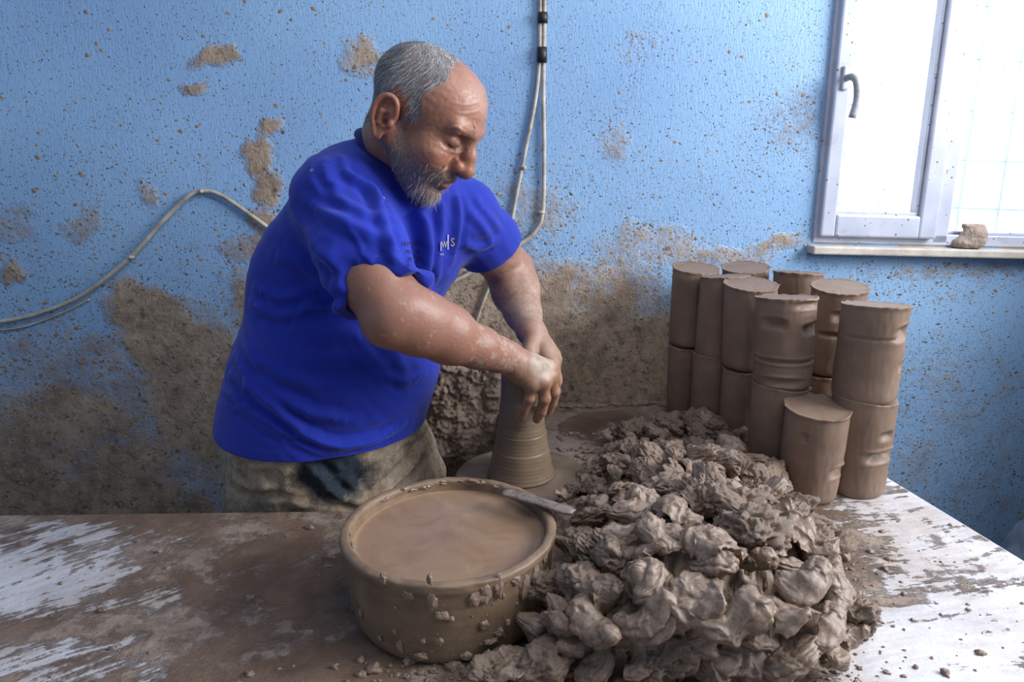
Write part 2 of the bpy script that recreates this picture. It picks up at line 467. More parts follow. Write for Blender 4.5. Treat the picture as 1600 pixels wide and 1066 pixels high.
g2_ = NT('frosted_window_glass'); M_frost = g2_.done((0.97, 0.98, 1, 1), 0.45, None, **{'Transmission Weight': 1.0, 'IOR': 1.03, 'Specular IOR Level': 0.3})
win = empty('window_1', wp(WIN_U0, WIN_Z0), 'white plastic casement window with two mud-flecked panes and a steel grille outside', 'window'); tag(win, kind='structure')
win.location = (0, 0, 0)
def fr(name, u0, u1, z0, z1, o0, o1, mat=M_frame, bev=0.003, parent=win):
    return wbox(name, u0, u1, z0, z1, o0, o1, mat, parent, bev, SH, WIN_U0)
ZT = 2.33
fr('window_frame', 0.500, 1.98, 1.195, 1.222, -0.055, 0.004)
fr('window_frame', 0.500, 0.512, 1.20, ZT, -0.055, 0.006)
fr('window_frame', 0.806, 0.846, 1.20, ZT, -0.055, 0.004)
fr('window_frame', 1.94, 1.98, 1.20, ZT, -0.055, 0.004)
fr('window_frame', 0.50, 1.98, ZT, ZT + 0.03, -0.055, 0.004)
# opening sash on the left
sash = fr('casement_sash', 0.508, 0.545, 1.212, ZT - .01, -0.02, 0.022, bev=0.005)
fr('sash_rail', 0.545, 0.758, 1.212, 1.266, -0.02, 0.022, bev=0.005, parent=sash)
fr('sash_rail', 0.545, 0.758, ZT - .06, ZT - .01, -0.02, 0.022, bev=0.005, parent=sash)
fr('sash_rail', 0.757, 0.803, 1.212, ZT - .01, -0.02, 0.022, bev=0.005, parent=sash)
fr('glazing_bead', 0.749, 0.757, 1.264, ZT - .06, -0.014, 0.012, bev=0.002, parent=sash)
fr('glazing_bead', 0.545, 0.757, 1.264, 1.274, -0.014, 0.012, bev=0.002, parent=sash)
fr('pane', 0.545, 0.757, 1.26, ZT - .05, -0.012, -0.008, M_frost, 0)
fr('pane', 0.846, 1.94, 1.222, ZT, -0.032, -0.028, M_glass, 0)
fr('glazing_bead', 0.846, 0.853, 1.222, ZT, -0.036, -0.012, bev=0.002)
fr('glazing_bead', 0.846, 1.94, 1.222, 1.230, -0.036, -0.012, bev=0.002)
# handle
hb = fr('handle', 0.521, 0.537, 1.545, 1.598, 0.022, 0.030, plain('grey_plastic_handle', s2l(196, 200, 210), 0.4), 0.006)
ctr = wp(0.530, 1.57, 0.03)
pts = spline([ctr, ctr + WN * 0.022, ctr + WN * 0.032 + WU * 0.006 + np.array([0, 0, -0.012]), ctr + WN * 0.034 + WU * 0.010 + np.array([0, 0, -0.05]), ctr + WN * 0.032 + WU * 0.004 + np.array([0, 0, -0.088])], 18)
v_, f_ = tube_arr(pts, np.linspace(0.0075, 0.0085, 18), 12)
link('handle_lever', mesh_np('lever', v_, f_), clay_mat('clay_smeared_grey_plastic', s2l(120, 106, 96), s2l(160, 155, 155), s2l(190, 192, 200), (0.4, 0.6)), win)
# opening reveal and sill
wr = wbox('window_reveal', WIN_U0 - 0.004, WIN_U1, WIN_Z0 - 0.03, WIN_Z0 + 0.004, -0.16, -0.001, M_sill, win, 0, SH, WIN_U0)
sl = wbox('window_sill', WIN_U0 - 0.012, 2.0, 1.170, 1.190, -0.05, 0.036, M_sill, win, 0.004, SH, WIN_U0)
# grille outside: real bars
for k, z_ in enumerate([1.28, 1.405, 1.53, 1.655, 1.78, 1.905, 2.03, 2.155, 2.28]):
    wbox('grille_bar', 0.46, 2.0, z_ - .0020, z_ + .0020, -0.175, -0.169, M_bar, win, 0, SH * 1.1, WIN_U0)
for k in range(13):
    u_ = 0.535 + 0.1135 * k
    wbox('grille_bar', u_ - .0018, u_ + .0018, 1.17, 2.36, -0.169, -0.163, M_bar, win, 0, 0)
# mud flecks on the glass
bits = []
for q in range(90):
    if q < 45: u_, off_, lo_ = rnd.uniform(0.552, 0.75), -0.0075, 1.28
    else: u_, off_, lo_ = rnd.uniform(0.86, 1.3), -0.0275, 1.24
    bits.append((u_, rnd.uniform(lo_, 1.8), off_, rnd.choice([.0006, .0008, .001, .0014, .0022])))
def flakes(name, items, mat, parent, seed=1):
    """small irregular domed flakes stuck to the wall plane"""
    r_ = np.random.RandomState(seed); VV = []; FF = []; b = 0
    for (u_, z_, off_, s_) in items:
        k = 7; a0 = r_.uniform(0, 6.3); el = r_.uniform(0.5, 1.0); rot = r_.uniform(-0.6, 0.6)
        ring = []
        for q in range(k):
            th = a0 + q / k * 6.283; rr = s_ * r_.uniform(0.65, 1.25)
            x, y = math.cos(th) * rr, math.sin(th) * rr * el
            ring.append((x * math.cos(rot) - y * math.sin(rot), x * math.sin(rot) + y * math.cos(rot)))
        for (x, y) in ring: VV.append(wp(u_ + x, z_ + y, off_))
        hh = min(s_ * 0.22, 0.0016)
        for (x, y) in ring: VV.append(wp(u_ + x * .6 + s_ * .05, z_ + y * .6 + s_ * .1, off_ + hh * r_.uniform(.7, 1.2)))
        for q in range(k):
            q2 = (q + 1) % k; FF.append((b + q, b + q2, b + k + q2, b + k + q))
        FF.append(tuple(range(b + k, b + 2 * k))); b += 2 * k
    o = link(name, mesh_np(name, np.array(VV), FF, True), mat, parent); o['kind'] = 'stuff'; return o
M_fleck = clay_mat('dried_mud_flecks', s2l(112, 94, 78), s2l(144, 122, 100), s2l(172, 150, 124), (0.7, 0.9))
flakes('mud_fleck', bits, M_fleck, win, 5)
# flakes of dried clay on the wall, denser low down and near the wheel
items = []; r_ = np.random.RandomState(11)
cand = 0
while len(items) < 5200 and cand < 60000:
    cand += 1
    px, py = r_.uniform(-20, 1620), r_.uniform(-10, 860)
    p = W(px, py); u_, z_ = wall_uz(p)
    if (u_ > 0.485 and z_ > 1.15 + SH * (u_ - .5)) or z_ < 0.5 or abs(u_) > 2.25: continue
    dens = 0.10 + 0.75 * max(0, min(1, (py - 330) / 400)) * (1 if px < 1050 else 0.25) + 0.22 * math.exp(-((px - 430) / 160) ** 2 - ((py - 260) / 160) ** 2) + 0.25 * math.exp(-((px - 850) / 140) ** 2 - ((py - 300) / 120) ** 2)
    if px > 1380 and py > 450: dens *= 0.5
    if r_.rand() > dens: continue
    s_ = 0.0009 + 0.0055 * r_.rand() ** 5 + (0.0016 if py > 520 and px < 700 else 0) * r_.rand()
    items.append((u_, z_, -0.0002, s_))
wallb = bpy.data.objects['wall_back']; fl = flakes('dried_mud', items, M_fleck, wallb, 9)

# ---------------------------------------------------------------- table
XR = lambda y: 0.722 + (1.249 - y) * 0.215
NX = -0.035
def table_material():
    n = NT('mud_smeared_white_tabletop')
    md = n.attr('mud'); wet = n.attr('wet')
    white = n.ramp(n.noise(5, 3), [(0.3, s2l(196, 192, 196)), (0.7, s2l(222, 218, 220))])
    st = n.attr('streak', 'Vector')
    sn = n.noise(1.0, 8, 0.68, vec=st, dist=0.25)
    a = n.noise(15, 9, 0.72)
    mask = n.math('ADD', n.math('MULTIPLY', n.math('SUBTRACT', sn, 0.5), 3.0), n.math('MULTIPLY', n.math('SUBTRACT', a, 0.5), 3.2))
    mask = n.math('ADD', mask, n.math('MULTIPLY', n.math('SUBTRACT', md, 0.5), 3.0))
    mask = n.math('ADD', n.math('MULTIPLY', mask, 3.2), 0.5, clamp=True)
    thin = n.math('ADD', n.math('MULTIPLY', n.math('SUBTRACT', n.noise(7, 7, 0.65), 0.42), 3.4), n.math('MULTIPLY', n.math('SUBTRACT', md, 0.45), 1.6), clamp=True)
    thin2 = n.math('MULTIPLY', n.math('SUBTRACT', n.noise(1.6, 7, 0.7, vec=st), 0.40), 3.2, clamp=True)
    # dry grey-tan skin over darker wet mud, with crisp edges
    pn = n.noise(7.5, 10, 0.76)
    dry = n.math('MULTIPLY', n.math('SUBTRACT', n.math('SUBTRACT', pn, n.math('MULTIPLY', wet, 0.14)), 0.485), 16, clamp=True)
    wetm = n.ramp(n.noise(19, 8, 0.7), [(0.32, s2l(104, 80, 63)), (0.55, s2l(130, 104, 85)), (0.72, s2l(150, 125, 106))])
    drym = n.ramp(n.noise(26, 8, 0.7), [(0.32, s2l(134, 113, 99)), (0.55, s2l(160, 140, 125)), (0.72, s2l(180, 162, 147))])
    mudc = n.mix(dry, wetm, drym)
    mudc = n.mix(wet, mudc, s2l(88, 62, 48))
    film = n.mix(n.math('MULTIPLY', thin, 0.9), white, s2l(180, 162, 150))
    film = n.mix(n.math('MULTIPLY', thin2, n.math('MULTIPLY', md, 1.3, clamp=True)), film, s2l(150, 128, 114))
    scr = n.math('MULTIPLY', n.math('SUBTRACT', n.noise(30, 9, 0.8), 0.64), 30, clamp=True)
    drk = n.math('MULTIPLY', n.math('SUBTRACT', 0.36, n.noise(48, 9, 0.78)), 24, clamp=True)
    mudc = n.mix(n.math('MULTIPLY', drk, 0.75), mudc, s2l(74, 56, 46))
    mudc = n.mix(n.math('MULTIPLY', scr, 0.85), mudc, s2l(196, 184, 174))
    col = n.mix(mask, film, mudc)
    fine = n.noise(150, 6, 0.72)
    h = n.math('ADD', n.math('MULTIPLY', mask, 0.5), n.math('MULTIPLY', n.math('MULTIPLY', fine, mask), 0.8))
    h = n.math('ADD', h, n.math('MULTIPLY', n.math('MULTIPLY', dry, mask), 0.35))
    h = n.math('ADD', h, n.math('MULTIPLY', n.noise(15, 9, 0.72), 1.0))
    r = n.math('ADD', n.math('MULTIPLY', n.noise(12, 6, 0.65), 0.35), 0.22)
    r = n.math('ADD', r, n.math('MULTIPLY', n.math('MULTIPLY', dry, mask), 0.16))
    return n.done(col, r, n.bump(h, 0.9, 0.0045), **{'Specular IOR Level': 0.5})
M_table = table_material()
def grid_part(y0, y1, xl, xr, st):
    ys = np.arange(y0, y1 + 1e-6, (y1 - y0) / max(1, round((y1 - y0) / st)))
    nxn = int(abs(xr(y0) - xl(y0)) / st) + 2
    t = np.linspace(0, 1, nxn)
    X = np.array([xl(y) + (xr(y) - xl(y)) * t for y in ys]); Y = np.repeat(ys[:, None], nxn, 1)
    V = np.stack([X, Y, np.full_like(X, TZ)], -1).reshape(-1, 3)
    i, j = np.meshgrid(np.arange(len(ys) - 1), np.arange(nxn - 1), indexing='ij')
    F = np.stack([i * nxn + j, i * nxn + j + 1, (i + 1) * nxn + j + 1, (i + 1) * nxn + j], -1).reshape(-1, 4)
    return V, F
YL = 1.150
wy = lambda x: WO[1] + (x - WO[0]) * math.tan(WA)
V1, F1 = grid_part(0.42, YL, lambda y: -1.75, XR, 0.008)
# rear part reaches to the wall: map rows onto the slanted wall
V2, F2 = grid_part(YL, 1.70, lambda y: NX, XR, 0.008)
t = (V2[:, 1] - YL) / (1.70 - YL)
V2[:, 1] = YL + t * (wy(V2[:, 0]) - 0.002 - YL)
Vt = np.vstack([V1, V2]); Ft = np.vstack([F1, F2 + len(V1)])
# underside outline with depth
out = [(-1.75, 0.42), (XR(0.42), 0.42), (XR(1.70), wy(XR(1.70)) - 0.002), (NX, wy(NX) - 0.002), (NX, YL), (-1.75, YL)]
nb = len(Vt); ob = np.array([(x, y, TZ) for x, y in out] + [(x, y, TZ - 0.036) for x, y in out])
table = empty('work_table', (0, 0, 0), 'large white-topped work table smeared with wet brown clay', 'table')
me = mesh_np('table_top', Vt, Ft, False)
x_, y_, z_ = proj(Vt)
tb = [(60, 845, 120, 40, 0.52), (60, 905, 170, 60, 0.30)]
mdv = np.full(len(Vt), 0.86, np.float32)
def blend(v, cx, cy, rx, ry, w=1.0):
    global mdv
    k = np.exp(-(((x_ - cx) / rx) ** 2 + ((y_ - cy) / ry) ** 2) ** 1.5) * w
    mdv = mdv * (1 - k) + v * k
blend(0.32, 30, 905, 200, 75); blend(0.46, 120, 848, 220, 44); blend(0.42, 60, 1040, 190, 55); blend(0.5, 240, 940, 70, 50, .7); blend(0.45, 200, 1040, 80, 45, .8)
k = 1 / (1 + np.exp(-(x_ - (1310 + (y_ < 830) * (-40))) / 30)); mdv = mdv * (1 - k) + 0.38 * k
blend(0.30, 1480, 1030, 230, 90); blend(0.34, 1580, 900, 60, 60); blend(0.38, 1420, 800, 80, 40); blend(0.62, 1340, 880, 70, 80, .6); blend(0.6, 1500, 905, 70, 30, .5); blend(0.72, 1380, 940, 60, 14, .7)
blend(0.74, 950, 690, 150, 70)
vfloat(me, 'mud', mdv)
wv_ = np.exp(-(((x_ - 960) / 75) ** 2 + ((y_ - 668) / 22) ** 2) ** 2) * 0.9 + 0.5 * np.exp(-(((x_ - 450) / 170) ** 2 + ((y_ - 900) / 60) ** 2) ** 2) + 0.8 * np.exp(-(((x_ - 30) / 40) ** 2 + ((y_ - 840) / 18) ** 2) ** 2)
dryz = np.exp(-(((x_ - 960) / 150) ** 2 + ((y_ - 690) / 75) ** 2) ** 2)
vfloat(me, 'wet', np.where(wv_ > .12, wv_ * np.clip(0.6 + fbm(Vt, 30, 3, 5), 0, 1), -dryz))
# smear direction: left part fans from the left edge, right part runs along the table
ang = np.where(x_ < 800, math.radians(38), math.radians(12)) 
sx = Vt[:, 0] * np.cos(ang) + Vt[:, 1] * np.sin(ang); sy = -Vt[:, 0] * np.sin(ang) + Vt[:, 1] * np.cos(ang)
at = me.attributes.new('streak', 'FLOAT_VECTOR', 'POINT')
wob = 0.02 * noise(Vt, 6, 9)
at.data.foreach_set('vector', np.stack([sx * 9, (sy + wob) * 52, np.zeros(len(sx))], -1).astype(np.float32).ravel())
ttop = link('table_top', me, M_table, table)
vb = np.array([(x, y, TZ - 0.0006) for x, y in out] + [(x, y, TZ - 0.036) for x, y in out])
fb = [(i, (i + 6 - 1) % 6, 6 + (i + 6 - 1) % 6, 6 + i) for i in range(6)] + [tuple(range(6, 12))[::-1]] + [(0, 1, 4, 5), (1, 2, 3, 4)]
link('table_edge', mesh_np('table_edge', vb, fb, False), plain('worn_white_table_edge', s2l(205, 205, 210), 0.5), table)
M_wood = clay_mat('clay_stained_timber', s2l(60, 48, 38), s2l(92, 74, 58), s2l(120, 100, 82), (0.6, 0.8))
for (x, y) in [(-1.69, 0.48), (-1.69, 1.09), (-0.55, 0.48), (XR(.48) - .06, 0.48), (XR(1.6) - .06, 1.62), (0.05, 1.60)]:
    box('leg', (x - .03, y - .03, 0), (x + .03, y + .03, TZ - .036), M_wood, table, 0.004)
# ---------------------------------------------------------------- clay materials
M_clay = clay_mat('wet_brown_clay', s2l(116, 95, 80), s2l(134, 113, 97), s2l(152, 130, 113), (0.22, 0.40), 0.22, 1.0, 0.5)
M_clay2 = clay_mat('wet_brown_clay_coarse', s2l(104, 84, 70), s2l(130, 109, 94), s2l(154, 133, 116), (0.34, 0.52), 0.5, 1.4, 0.5)
M_log = clay_mat('extruded_brown_clay', s2l(108, 87, 72), s2l(126, 103, 87), s2l(142, 119, 102), (0.48, 0.62), 0.12, 0.5, 0.4)
M_crust = clay_mat('cracked_dried_clay', s2l(100, 84, 72), s2l(142, 122, 106), s2l(170, 150, 134), (0.7, 0.9), 0.9, 1.2, 0.3)

def grid_faces(nu, nv, wrapv=True):
    i, j = np.meshgrid(np.arange(nu - 1), np.arange(nv if wrapv else nv - 1), indexing='ij')
    return np.stack([i * nv + j, i * nv + (j + 1) % nv, (i + 1) * nv + (j + 1) % nv, (i + 1) * nv + j], -1).reshape(-1, 4)

# ---------------------------------------------------------------- clay logs
def clay_log(name, base, r, h, label, group, dents=(), taper=0.95, lean=(0, 0), seed=0, ragged=0.002):
    nv, nz = 112, 64
    th = np.linspace(0, 2 * math.pi, nv, endpoint=False)
    zz = np.linspace(0, h, nz)
    A, Z = np.meshgrid(th, zz, indexing='xy')
    R = r * (taper + (1 - taper) * np.clip(Z / h * 1.6, 0, 1) ** 0.7)
    pts = np.stack([np.cos(A) * 3, np.sin(A) * 3, Z * 14], -1).reshape(-1, 3)
    R = R + r * 0.028 * noise(pts * np.array([1, 1, 0.6]), 0.5, seed).reshape(A.shape) + 0.0006 * noise(pts, 3, seed + 5).reshape(A.shape)
    for (a0, z0, wa, wz, dep, lip) in dents:               # a thumb hollow with a raised lip above it
        dep, lip = dep * 1.35, lip * 1.5
        da = (A - a0 + math.pi) % (2 * math.pi) - math.pi
        zc = z0 + 0.18 * wz * np.cos(da / wa * 1.5)
        g = np.exp(-(da / wa) ** 4) * np.exp(-((Z - zc) / wz) ** 2 * (1.0 + 2.0 * (Z > zc)))
        R = R - dep * g + lip * np.exp(-(da / (wa * 1.1)) ** 4) * np.exp(-((Z - zc - wz * 0.75) / (wz * 0.22)) ** 2) + lip * 0.6 * np.exp(-(da / (wa * 1.1)) ** 4) * np.exp(-((Z - zc + wz * 1.2) / (wz * 0.3)) ** 2)
    # pressed edges: a soft foot and a slightly torn top rim
    R = R * (1 - 0.10 * np.exp(-Z / (0.004))) 
    e = noise(np.stack([np.cos(th) * 4, np.sin(th) * 4, th * 0], -1), 1.3, seed + 9)
    R[-3:] += ragged * (0.6 + e)[None] * np.array([0.3, 0.7, 1.2])[:, None]
    tilt = 0.006 * np.cos(th - seed) + 0.0025 * e
    Z = Z + (Z / h) ** 4 * tilt[None]
    X = np.cos(A) * R + lean[0] * Z; Y = np.sin(A) * R + lean[1] * Z
    V = [np.stack([X, Y, Z], -1).reshape(-1, 3)]
    F = [grid_faces(nz, nv)]
    # cut top face: rings towards the centre, sliced flat with faint drag marks
    b = nz * nv; last = np.arange((nz - 1) * nv, nz * nv)
    top = V[0][last]; c = top.mean(0); rings = []
    for s in (0.985, 0.93, 0.8, 0.6, 0.4, 0.2, 0.06):
        q = c + (top - c) * s; q[:, 2] = c[2] + np.cos(th - seed) * .006 * s + (top[:, 2] - c[2] - np.cos(th - seed) * .006) * (s ** 30) + (0.0006 if s > .98 else 0) - 0.0008 * (s < .95) + 0.0006 * noise(q * np.array([40, 160, 1]), 1.0, seed + 3)
        rings.append(q)
    prev = last
    for q in rings:
        cur = np.arange(b, b + nv); b += nv; V.append(q)
        F.append(np.stack([prev, np.roll(prev, -1), np.roll(cur, -1), cur], -1)); prev = cur
    V.append(c[None]); faces = [tuple(f) for f in np.vstack(F).tolist()]
    faces += [(int(prev[k]), int(prev[(k + 1) % nv]), b) for k in range(nv)]
    faces.append(tuple(range(nv))[::-1])
    me = mesh_np(name, np.vstack(V), faces)
    o = link('clay_log', me, M_log, None, tuple(base))
    tag(o, label, 'clay log', group)
    return o
def logpos(px, D, h):
    """ground point at pixel column px whose distance from the camera foot is D"""
    z = TZ + h; d = D * math.cos(PITCH) + (CAM[2] - z) * math.sin(PITCH)
    return np.array([(px - 800) / FPX * d, D, z])
Gs = 'pugged clay logs stacked in two tiers'
H1 = 0.183; H2 = 0.172
F0 = -math.pi / 2      # angle that faces the camera
stacks = [   # px at joint height, D, radius, lower label, upper label, dents upper, dents lower, h2
    (1079, 1.598, 0.0505, 'clay log at the far left end of the stack, lower tier', 'waisted clay log at the far left end of the stack, upper tier', [(F0 - .3, 0.155, 1.0, .03, -.004, 0)], [], .176),
    (1119, 1.498, 0.0495, 'second clay log from the left, lower tier', 'second clay log from the left, upper tier, leaning a little right', [], [], .174),
    (1168, 1.415, 0.0510, 'third clay log from the left, lower tier', 'third clay log from the left, upper tier, with plain smooth front', [], [], .172),
    (1219, 1.290, 0.0530, 'clay log under the dented upright log, half hidden by the single front log', 'heavily dented and creased clay log standing forward of the stack',
        [(F0 - .75, .128, .38, .012, .007, .0015), (F0 + .75, .118, .5, .013, .009, .0025), (F0 - .1, .058, 1.4, .006, .0035, .0035), (F0 + .5, .16, .5, .008, .006, .003), (F0 - .3, .020, .6, .010, .003, .003)], [], .170),
    (1292, 1.375, 0.0515, 'lower clay log in the gap behind the single front log', 'clay log with two grip dents, between the dented log and the rightmost log',
        [(F0 - .1, .125, .42, .013, .010, .002), (F0 - .55, .085, .4, .007, .006, .0015)], [], .172),
    (1350, 1.216, 0.0545, 'rightmost clay log, lower tier, with a deep grip slot', 'rightmost clay log, upper tier, with a pinched dent and a rough pock',
        [(F0 + .75, .128, .42, .015, .011, .0022), (F0 + .85, .068, .22, .011, .006, .0016), (F0 - .2, .118, 1.2, .003, .0018, .001)],
        [(F0 + .45, .085, .62, .013, .013, .0045), (F0 + .45, .125, .28, .010, .006, .001)], .170),
    (1160, 1.600, 0.0505, 'lower clay log against the wall, hidden behind the third log', 'clay log against the wall whose top shows behind the third log', [], [], .176),
    (1236, 1.520, 0.0510, 'lower clay log against the wall, behind the dented log', 'clay log against the wall whose torn top shows behind the dented log', [], [], .176),
]
for q, (px, D, r, l0, l1, d1, d0, h2) in enumerate(stacks):
    b = logpos(px, D, 0.18); b[2] = TZ
    clay_log('clay_log', b, r, H1, l0, Gs, d0, 0.93, (0, 0), q * 3 + 1)
    b2 = b.copy(); b2[2] = TZ + H1 - 0.0005; b2[0] += 0.003 * math.sin(q * 2.1)
    clay_log('clay_log', b2, r * 1.01, h2, l1, Gs, d1, 0.985, (0.035 * math.sin(q * 1.7 + .4), 0.0), q * 3 + 2, 0.003)
b = logpos(1265, 1.195, 0.09); b[2] = TZ; FRONT_LOG = b
clay_log('clay_log', b, 0.0545, 0.172, 'single clay log standing in front of the stack, one tier high', 'pugged clay logs stacked in two tiers',
         [(F0 + .72, .065, .36, .012, .012, .004), (F0 - .75, .13, .12, .012, .003, .001)], 0.90, (0.03, 0), 77, 0.0035)

# ---------------------------------------------------------------- basin of slip
JC = np.array([-0.090, 0.886, TZ]); JH = 0.121; JR = 0.146
def basin():
    nv = 180
    prof = [(0.0, .0), (.100, .0), (.128, .001), (.1345, .006), (.1375, .014), (.1395, .03), (.1415, .05), (.143, .07), (.1445, .09), (.146, .104), (.1475, .112), (.1478, .117), (.1465, .1205), (.143, .122), (.138, .1222), (.1345, .120), (.1335, .115), (.1330, .106), (.132, .09), (.130, .05), (.12, .012), (.0, .010)]
    p2 = spline(np.array(prof)[1:-1], 90); p2 = np.vstack([[0.0005, 0], p2, [0.0005, .010]])
    V, F = lathe(p2, nv)
    a = np.arctan2(V[:, 1], V[:, 0]); r = np.hypot(V[:, 0], V[:, 1]); k = np.clip((r - 0.10) / .03, 0, 1)
    q = np.stack([np.cos(a) * 2, np.sin(a) * 2, V[:, 2] * 22], -1)
    d = 0.0009 * noise(q * np.array([.6, .6, 6]), 1, 3) + 0.0012 * noise(q, .7, 8)
    rim = np.exp(-((V[:, 2] - .119) / .006) ** 2)
    d = d + rim * 0.0014 * fbm(q * np.array([5, 5, 1.6]), 1, 3, 12)
    V[:, 0] += np.cos(a) * d * k; V[:, 1] += np.sin(a) * d * k
    V[:, 2] += rim * 0.0014 * fbm(q * np.array([3.5, 3.5, .2]), 1, 3, 21) * k
    return V, F
M_basin = clay_mat('ochre_glazed_earthenware', s2l(98, 79, 62), s2l(122, 99, 78), s2l(146, 122, 98), (0.38, 0.6), 0.25, 1.0, 0.5)
bas = empty('clay_basin', tuple(JC), 'round earthenware basin full of muddy water on the table front', 'basin')
V, F = basin(); link('basin_wall', mesh_np('basin_wall', V, F), M_basin, bas)
# gobs of clay stuck on the outside under the rim, and small specks
def gob(seed, sx, sy, sz, n=20, rough=0.35):
    V, F = lathe([(max(1e-4, math.sin(t)), -math.cos(t)) for t in np.linspace(0, math.pi, n)], n + 8)
    d = 1 + rough * fbm(V * 1.0, 1.3, 3, seed) + 0.12 * np.abs(noise(V, 5, seed + 2))
    return V * d[:, None] * np.array([sx, sy, sz]), F
def join(parts):
    VV, FF, b = [], [], 0
    for V, F in parts:
        VV.append(V); FF.append(np.asarray(F) + b); b += len(V)
    return np.vstack(VV), np.vstack(FF)
def on_basin(px, py):
    """angle and height on the basin's outer wall under pixel px, py"""
    v = (px - 800) / FPX * _R + (533 - py) / FPX * _U + _F
    o = CAM - JC; a = v[0] ** 2 + v[1] ** 2; bq = 2 * (o[0] * v[0] + o[1] * v[1]); c = o[0] ** 2 + o[1] ** 2 - .1445 ** 2
    disc = bq * bq - 4 * a * c
    if disc < 0: return None
    t = (-bq - math.sqrt(disc)) / (2 * a); p = o + t * v
    return math.atan2(p[1], p[0]), p[2]
gl = [(637, 930, 11, 9), (676, 938, 10, 15), (690, 962, 12, 7), (672, 903, 5, 8), (744, 935, 16, 11), (757, 925, 13, 14), (778, 915, 9, 18), (600, 905, 9, 8), (820, 918, 14, 17), (835, 895, 12, 14), (805, 905, 10, 8), (758, 978, 9, 7), (783, 992, 9, 7), (686, 1006, 7, 6), (660, 1005, 5, 4), (615, 990, 5, 5), (622, 1015, 7, 9), (730, 1030, 10, 6), (655, 1030, 14, 6), (705, 968, 5, 4), (590, 1000, 5, 4), (618, 950, 4, 3), (770, 1005, 14, 4), (560, 960, 5, 8), (850, 870, 8, 8), (795, 975, 6, 5)]
parts = []
for q, (px, py, rx, ry) in enumerate(gl):
    h_ = on_basin(px, py)
    if h_ is None: continue
    a, z = h_; rr = 0.1385 + z * 0.07
    s = 0.80 / FPX
    V, F = gob(q + 3, rx * s * .9, 0.002 + 0.14 * rx * s, ry * s * 1.25, 26, .42)
    V2 = V.copy(); V2[:, 0] = -V[:, 0] * math.sin(a) + V[:, 1] * math.cos(a) + rr * math.cos(a)
    V2[:, 1] = V[:, 0] * math.cos(a) + V[:, 1] * math.sin(a) + rr * math.sin(a); V2[:, 2] = V[:, 2] + z
    parts.append((V2, F))
r_ = np.random.RandomState(5)
for q in range(70):
    a = r_.uniform(-math.pi, 0.2); z = r_.uniform(.01, .11) if q < 50 else r_.uniform(.0, .03); s = r_.choice([.0007, .0009, .0012, .0022], p=[.35, .35, .2, .1]); rr = 0.1385 + z * .07
    V, F = gob(q, s, s * .6, s * r_.uniform(.7, 1.6), 10)
    V2 = V.copy(); V2[:, 0] = -V[:, 0] * math.sin(a) + V[:, 1] * math.cos(a) + rr * math.cos(a)
    V2[:, 1] = V[:, 0] * math.cos(a) + V[:, 1] * math.sin(a) + rr * math.sin(a); V2[:, 2] = V[:, 2] + z
    parts.append((V2, F))
V, F = join(parts); o = link('clay_gob', mesh_np('gobs', V, F), M_clay, bas); o['kind'] = 'stuff'
# scraped clay on the inner lip
parts = []
for q in range(46):
    a = r_.uniform(0.5, 2.6) if q < 36 else r_.uniform(-3.1, .4); s = r_.uniform(.002, .0055); rr = .1345 + r_.uniform(-.001, .003)
    V, F = gob(q + 60, s * 1.5, s * .6, s * .45, 14, .8)
    V2 = V.copy(); V2[:, 0] = -V[:, 0] * math.sin(a) + V[:, 1] * math.cos(a) + rr * math.cos(a)
    V2[:, 1] = V[:, 0] * math.cos(a) + V[:, 1] * math.sin(a) + rr * math.sin(a); V2[:, 2] = V[:, 2] + r_.uniform(.114, .1205)
    parts.append((V2, F))
V, F = join(parts); o = link('rim_clay', mesh_np('rimclay', V, F), M_clay, bas); o['kind'] = 'stuff'
# muddy water
n = NT('muddy_water'); f = n.noise(14, 5, 0.6, dist=1.0)
M_water = n.done(n.ramp(f, [(0.3, s2l(134, 106, 84)), (0.7, s2l(156, 129, 106))]), n.ramp(f, [(0.3, 0.16), (0.7, 0.30)]), n.bump(n.noise(26, 4, 0.5, dist=0.8), 0.06, 0.003), **{'Specular IOR Level': 0.35})
V, F = lathe([(1e-4, .1045)] + [(x, .1045) for x in np.linspace(.01, .1325, 16)] + [(.1328, .1055), (.1332, .1045), (.1325, .096)], 120)
wt = link('muddy_water', mesh_np('water', V, F), M_water, None, tuple(JC)); tag(wt, 'still brown muddy water filling the round basin', 'water', kind='stuff')
# a bent metal rib lying across the basin's right rim
a_ = hit(787, 769, (0, 0, JC[2] + JH + .006), (0, 0, 1)); b_ = hit(897, 801, (0, 0, JC[2] + JH + 0.006), (0, 0, 1))
ax = (b_ - a_); L = np.linalg.norm(ax); ax /= L; sd = np.cross([0, 0, 1.0], ax)
nu, nvv = 40, 9; V = []
for i in range(nu):
    t = i / (nu - 1); w = 0.0105 * min(1, (t + .03) * 14) ** .5 * min(1, (1.03 - t) * 9) ** .5
    for sgn in (1, -1):
        for j in range(nvv):
            x = (j / (nvv - 1) * 2 - 1) * sgn
            V.append(a_ + ax * L * t + sd * (w * x - .004 * math.sin(t * 3.1)) + np.array([0, 0, 0.004 * (1 - x * x) * .5 + sgn * .0013 + 0.0035 * math.sin(t * 3.14)]))
V = np.array(V); V += 0.0010 * noise(V, 160, 2)[:, None] * np.array([0, 0, 1])
M_rib = clay_mat('clay_coated_metal', s2l(84, 72, 66), s2l(122, 107, 98), s2l(150, 136, 126), (0.25, 0.5), 0.6, 2.0, 0.6)
F = grid_faces(nu, 2 * nvv).tolist() + [list(range(2 * nvv))[::-1], list(range((nu - 1) * 2 * nvv, nu * 2 * nvv))]
rib = link('potters_rib', mesh_np('rib', V, F), M_rib); tag(rib, 'clay-smeared shaping rib resting across the right rim of the basin', 'tool')

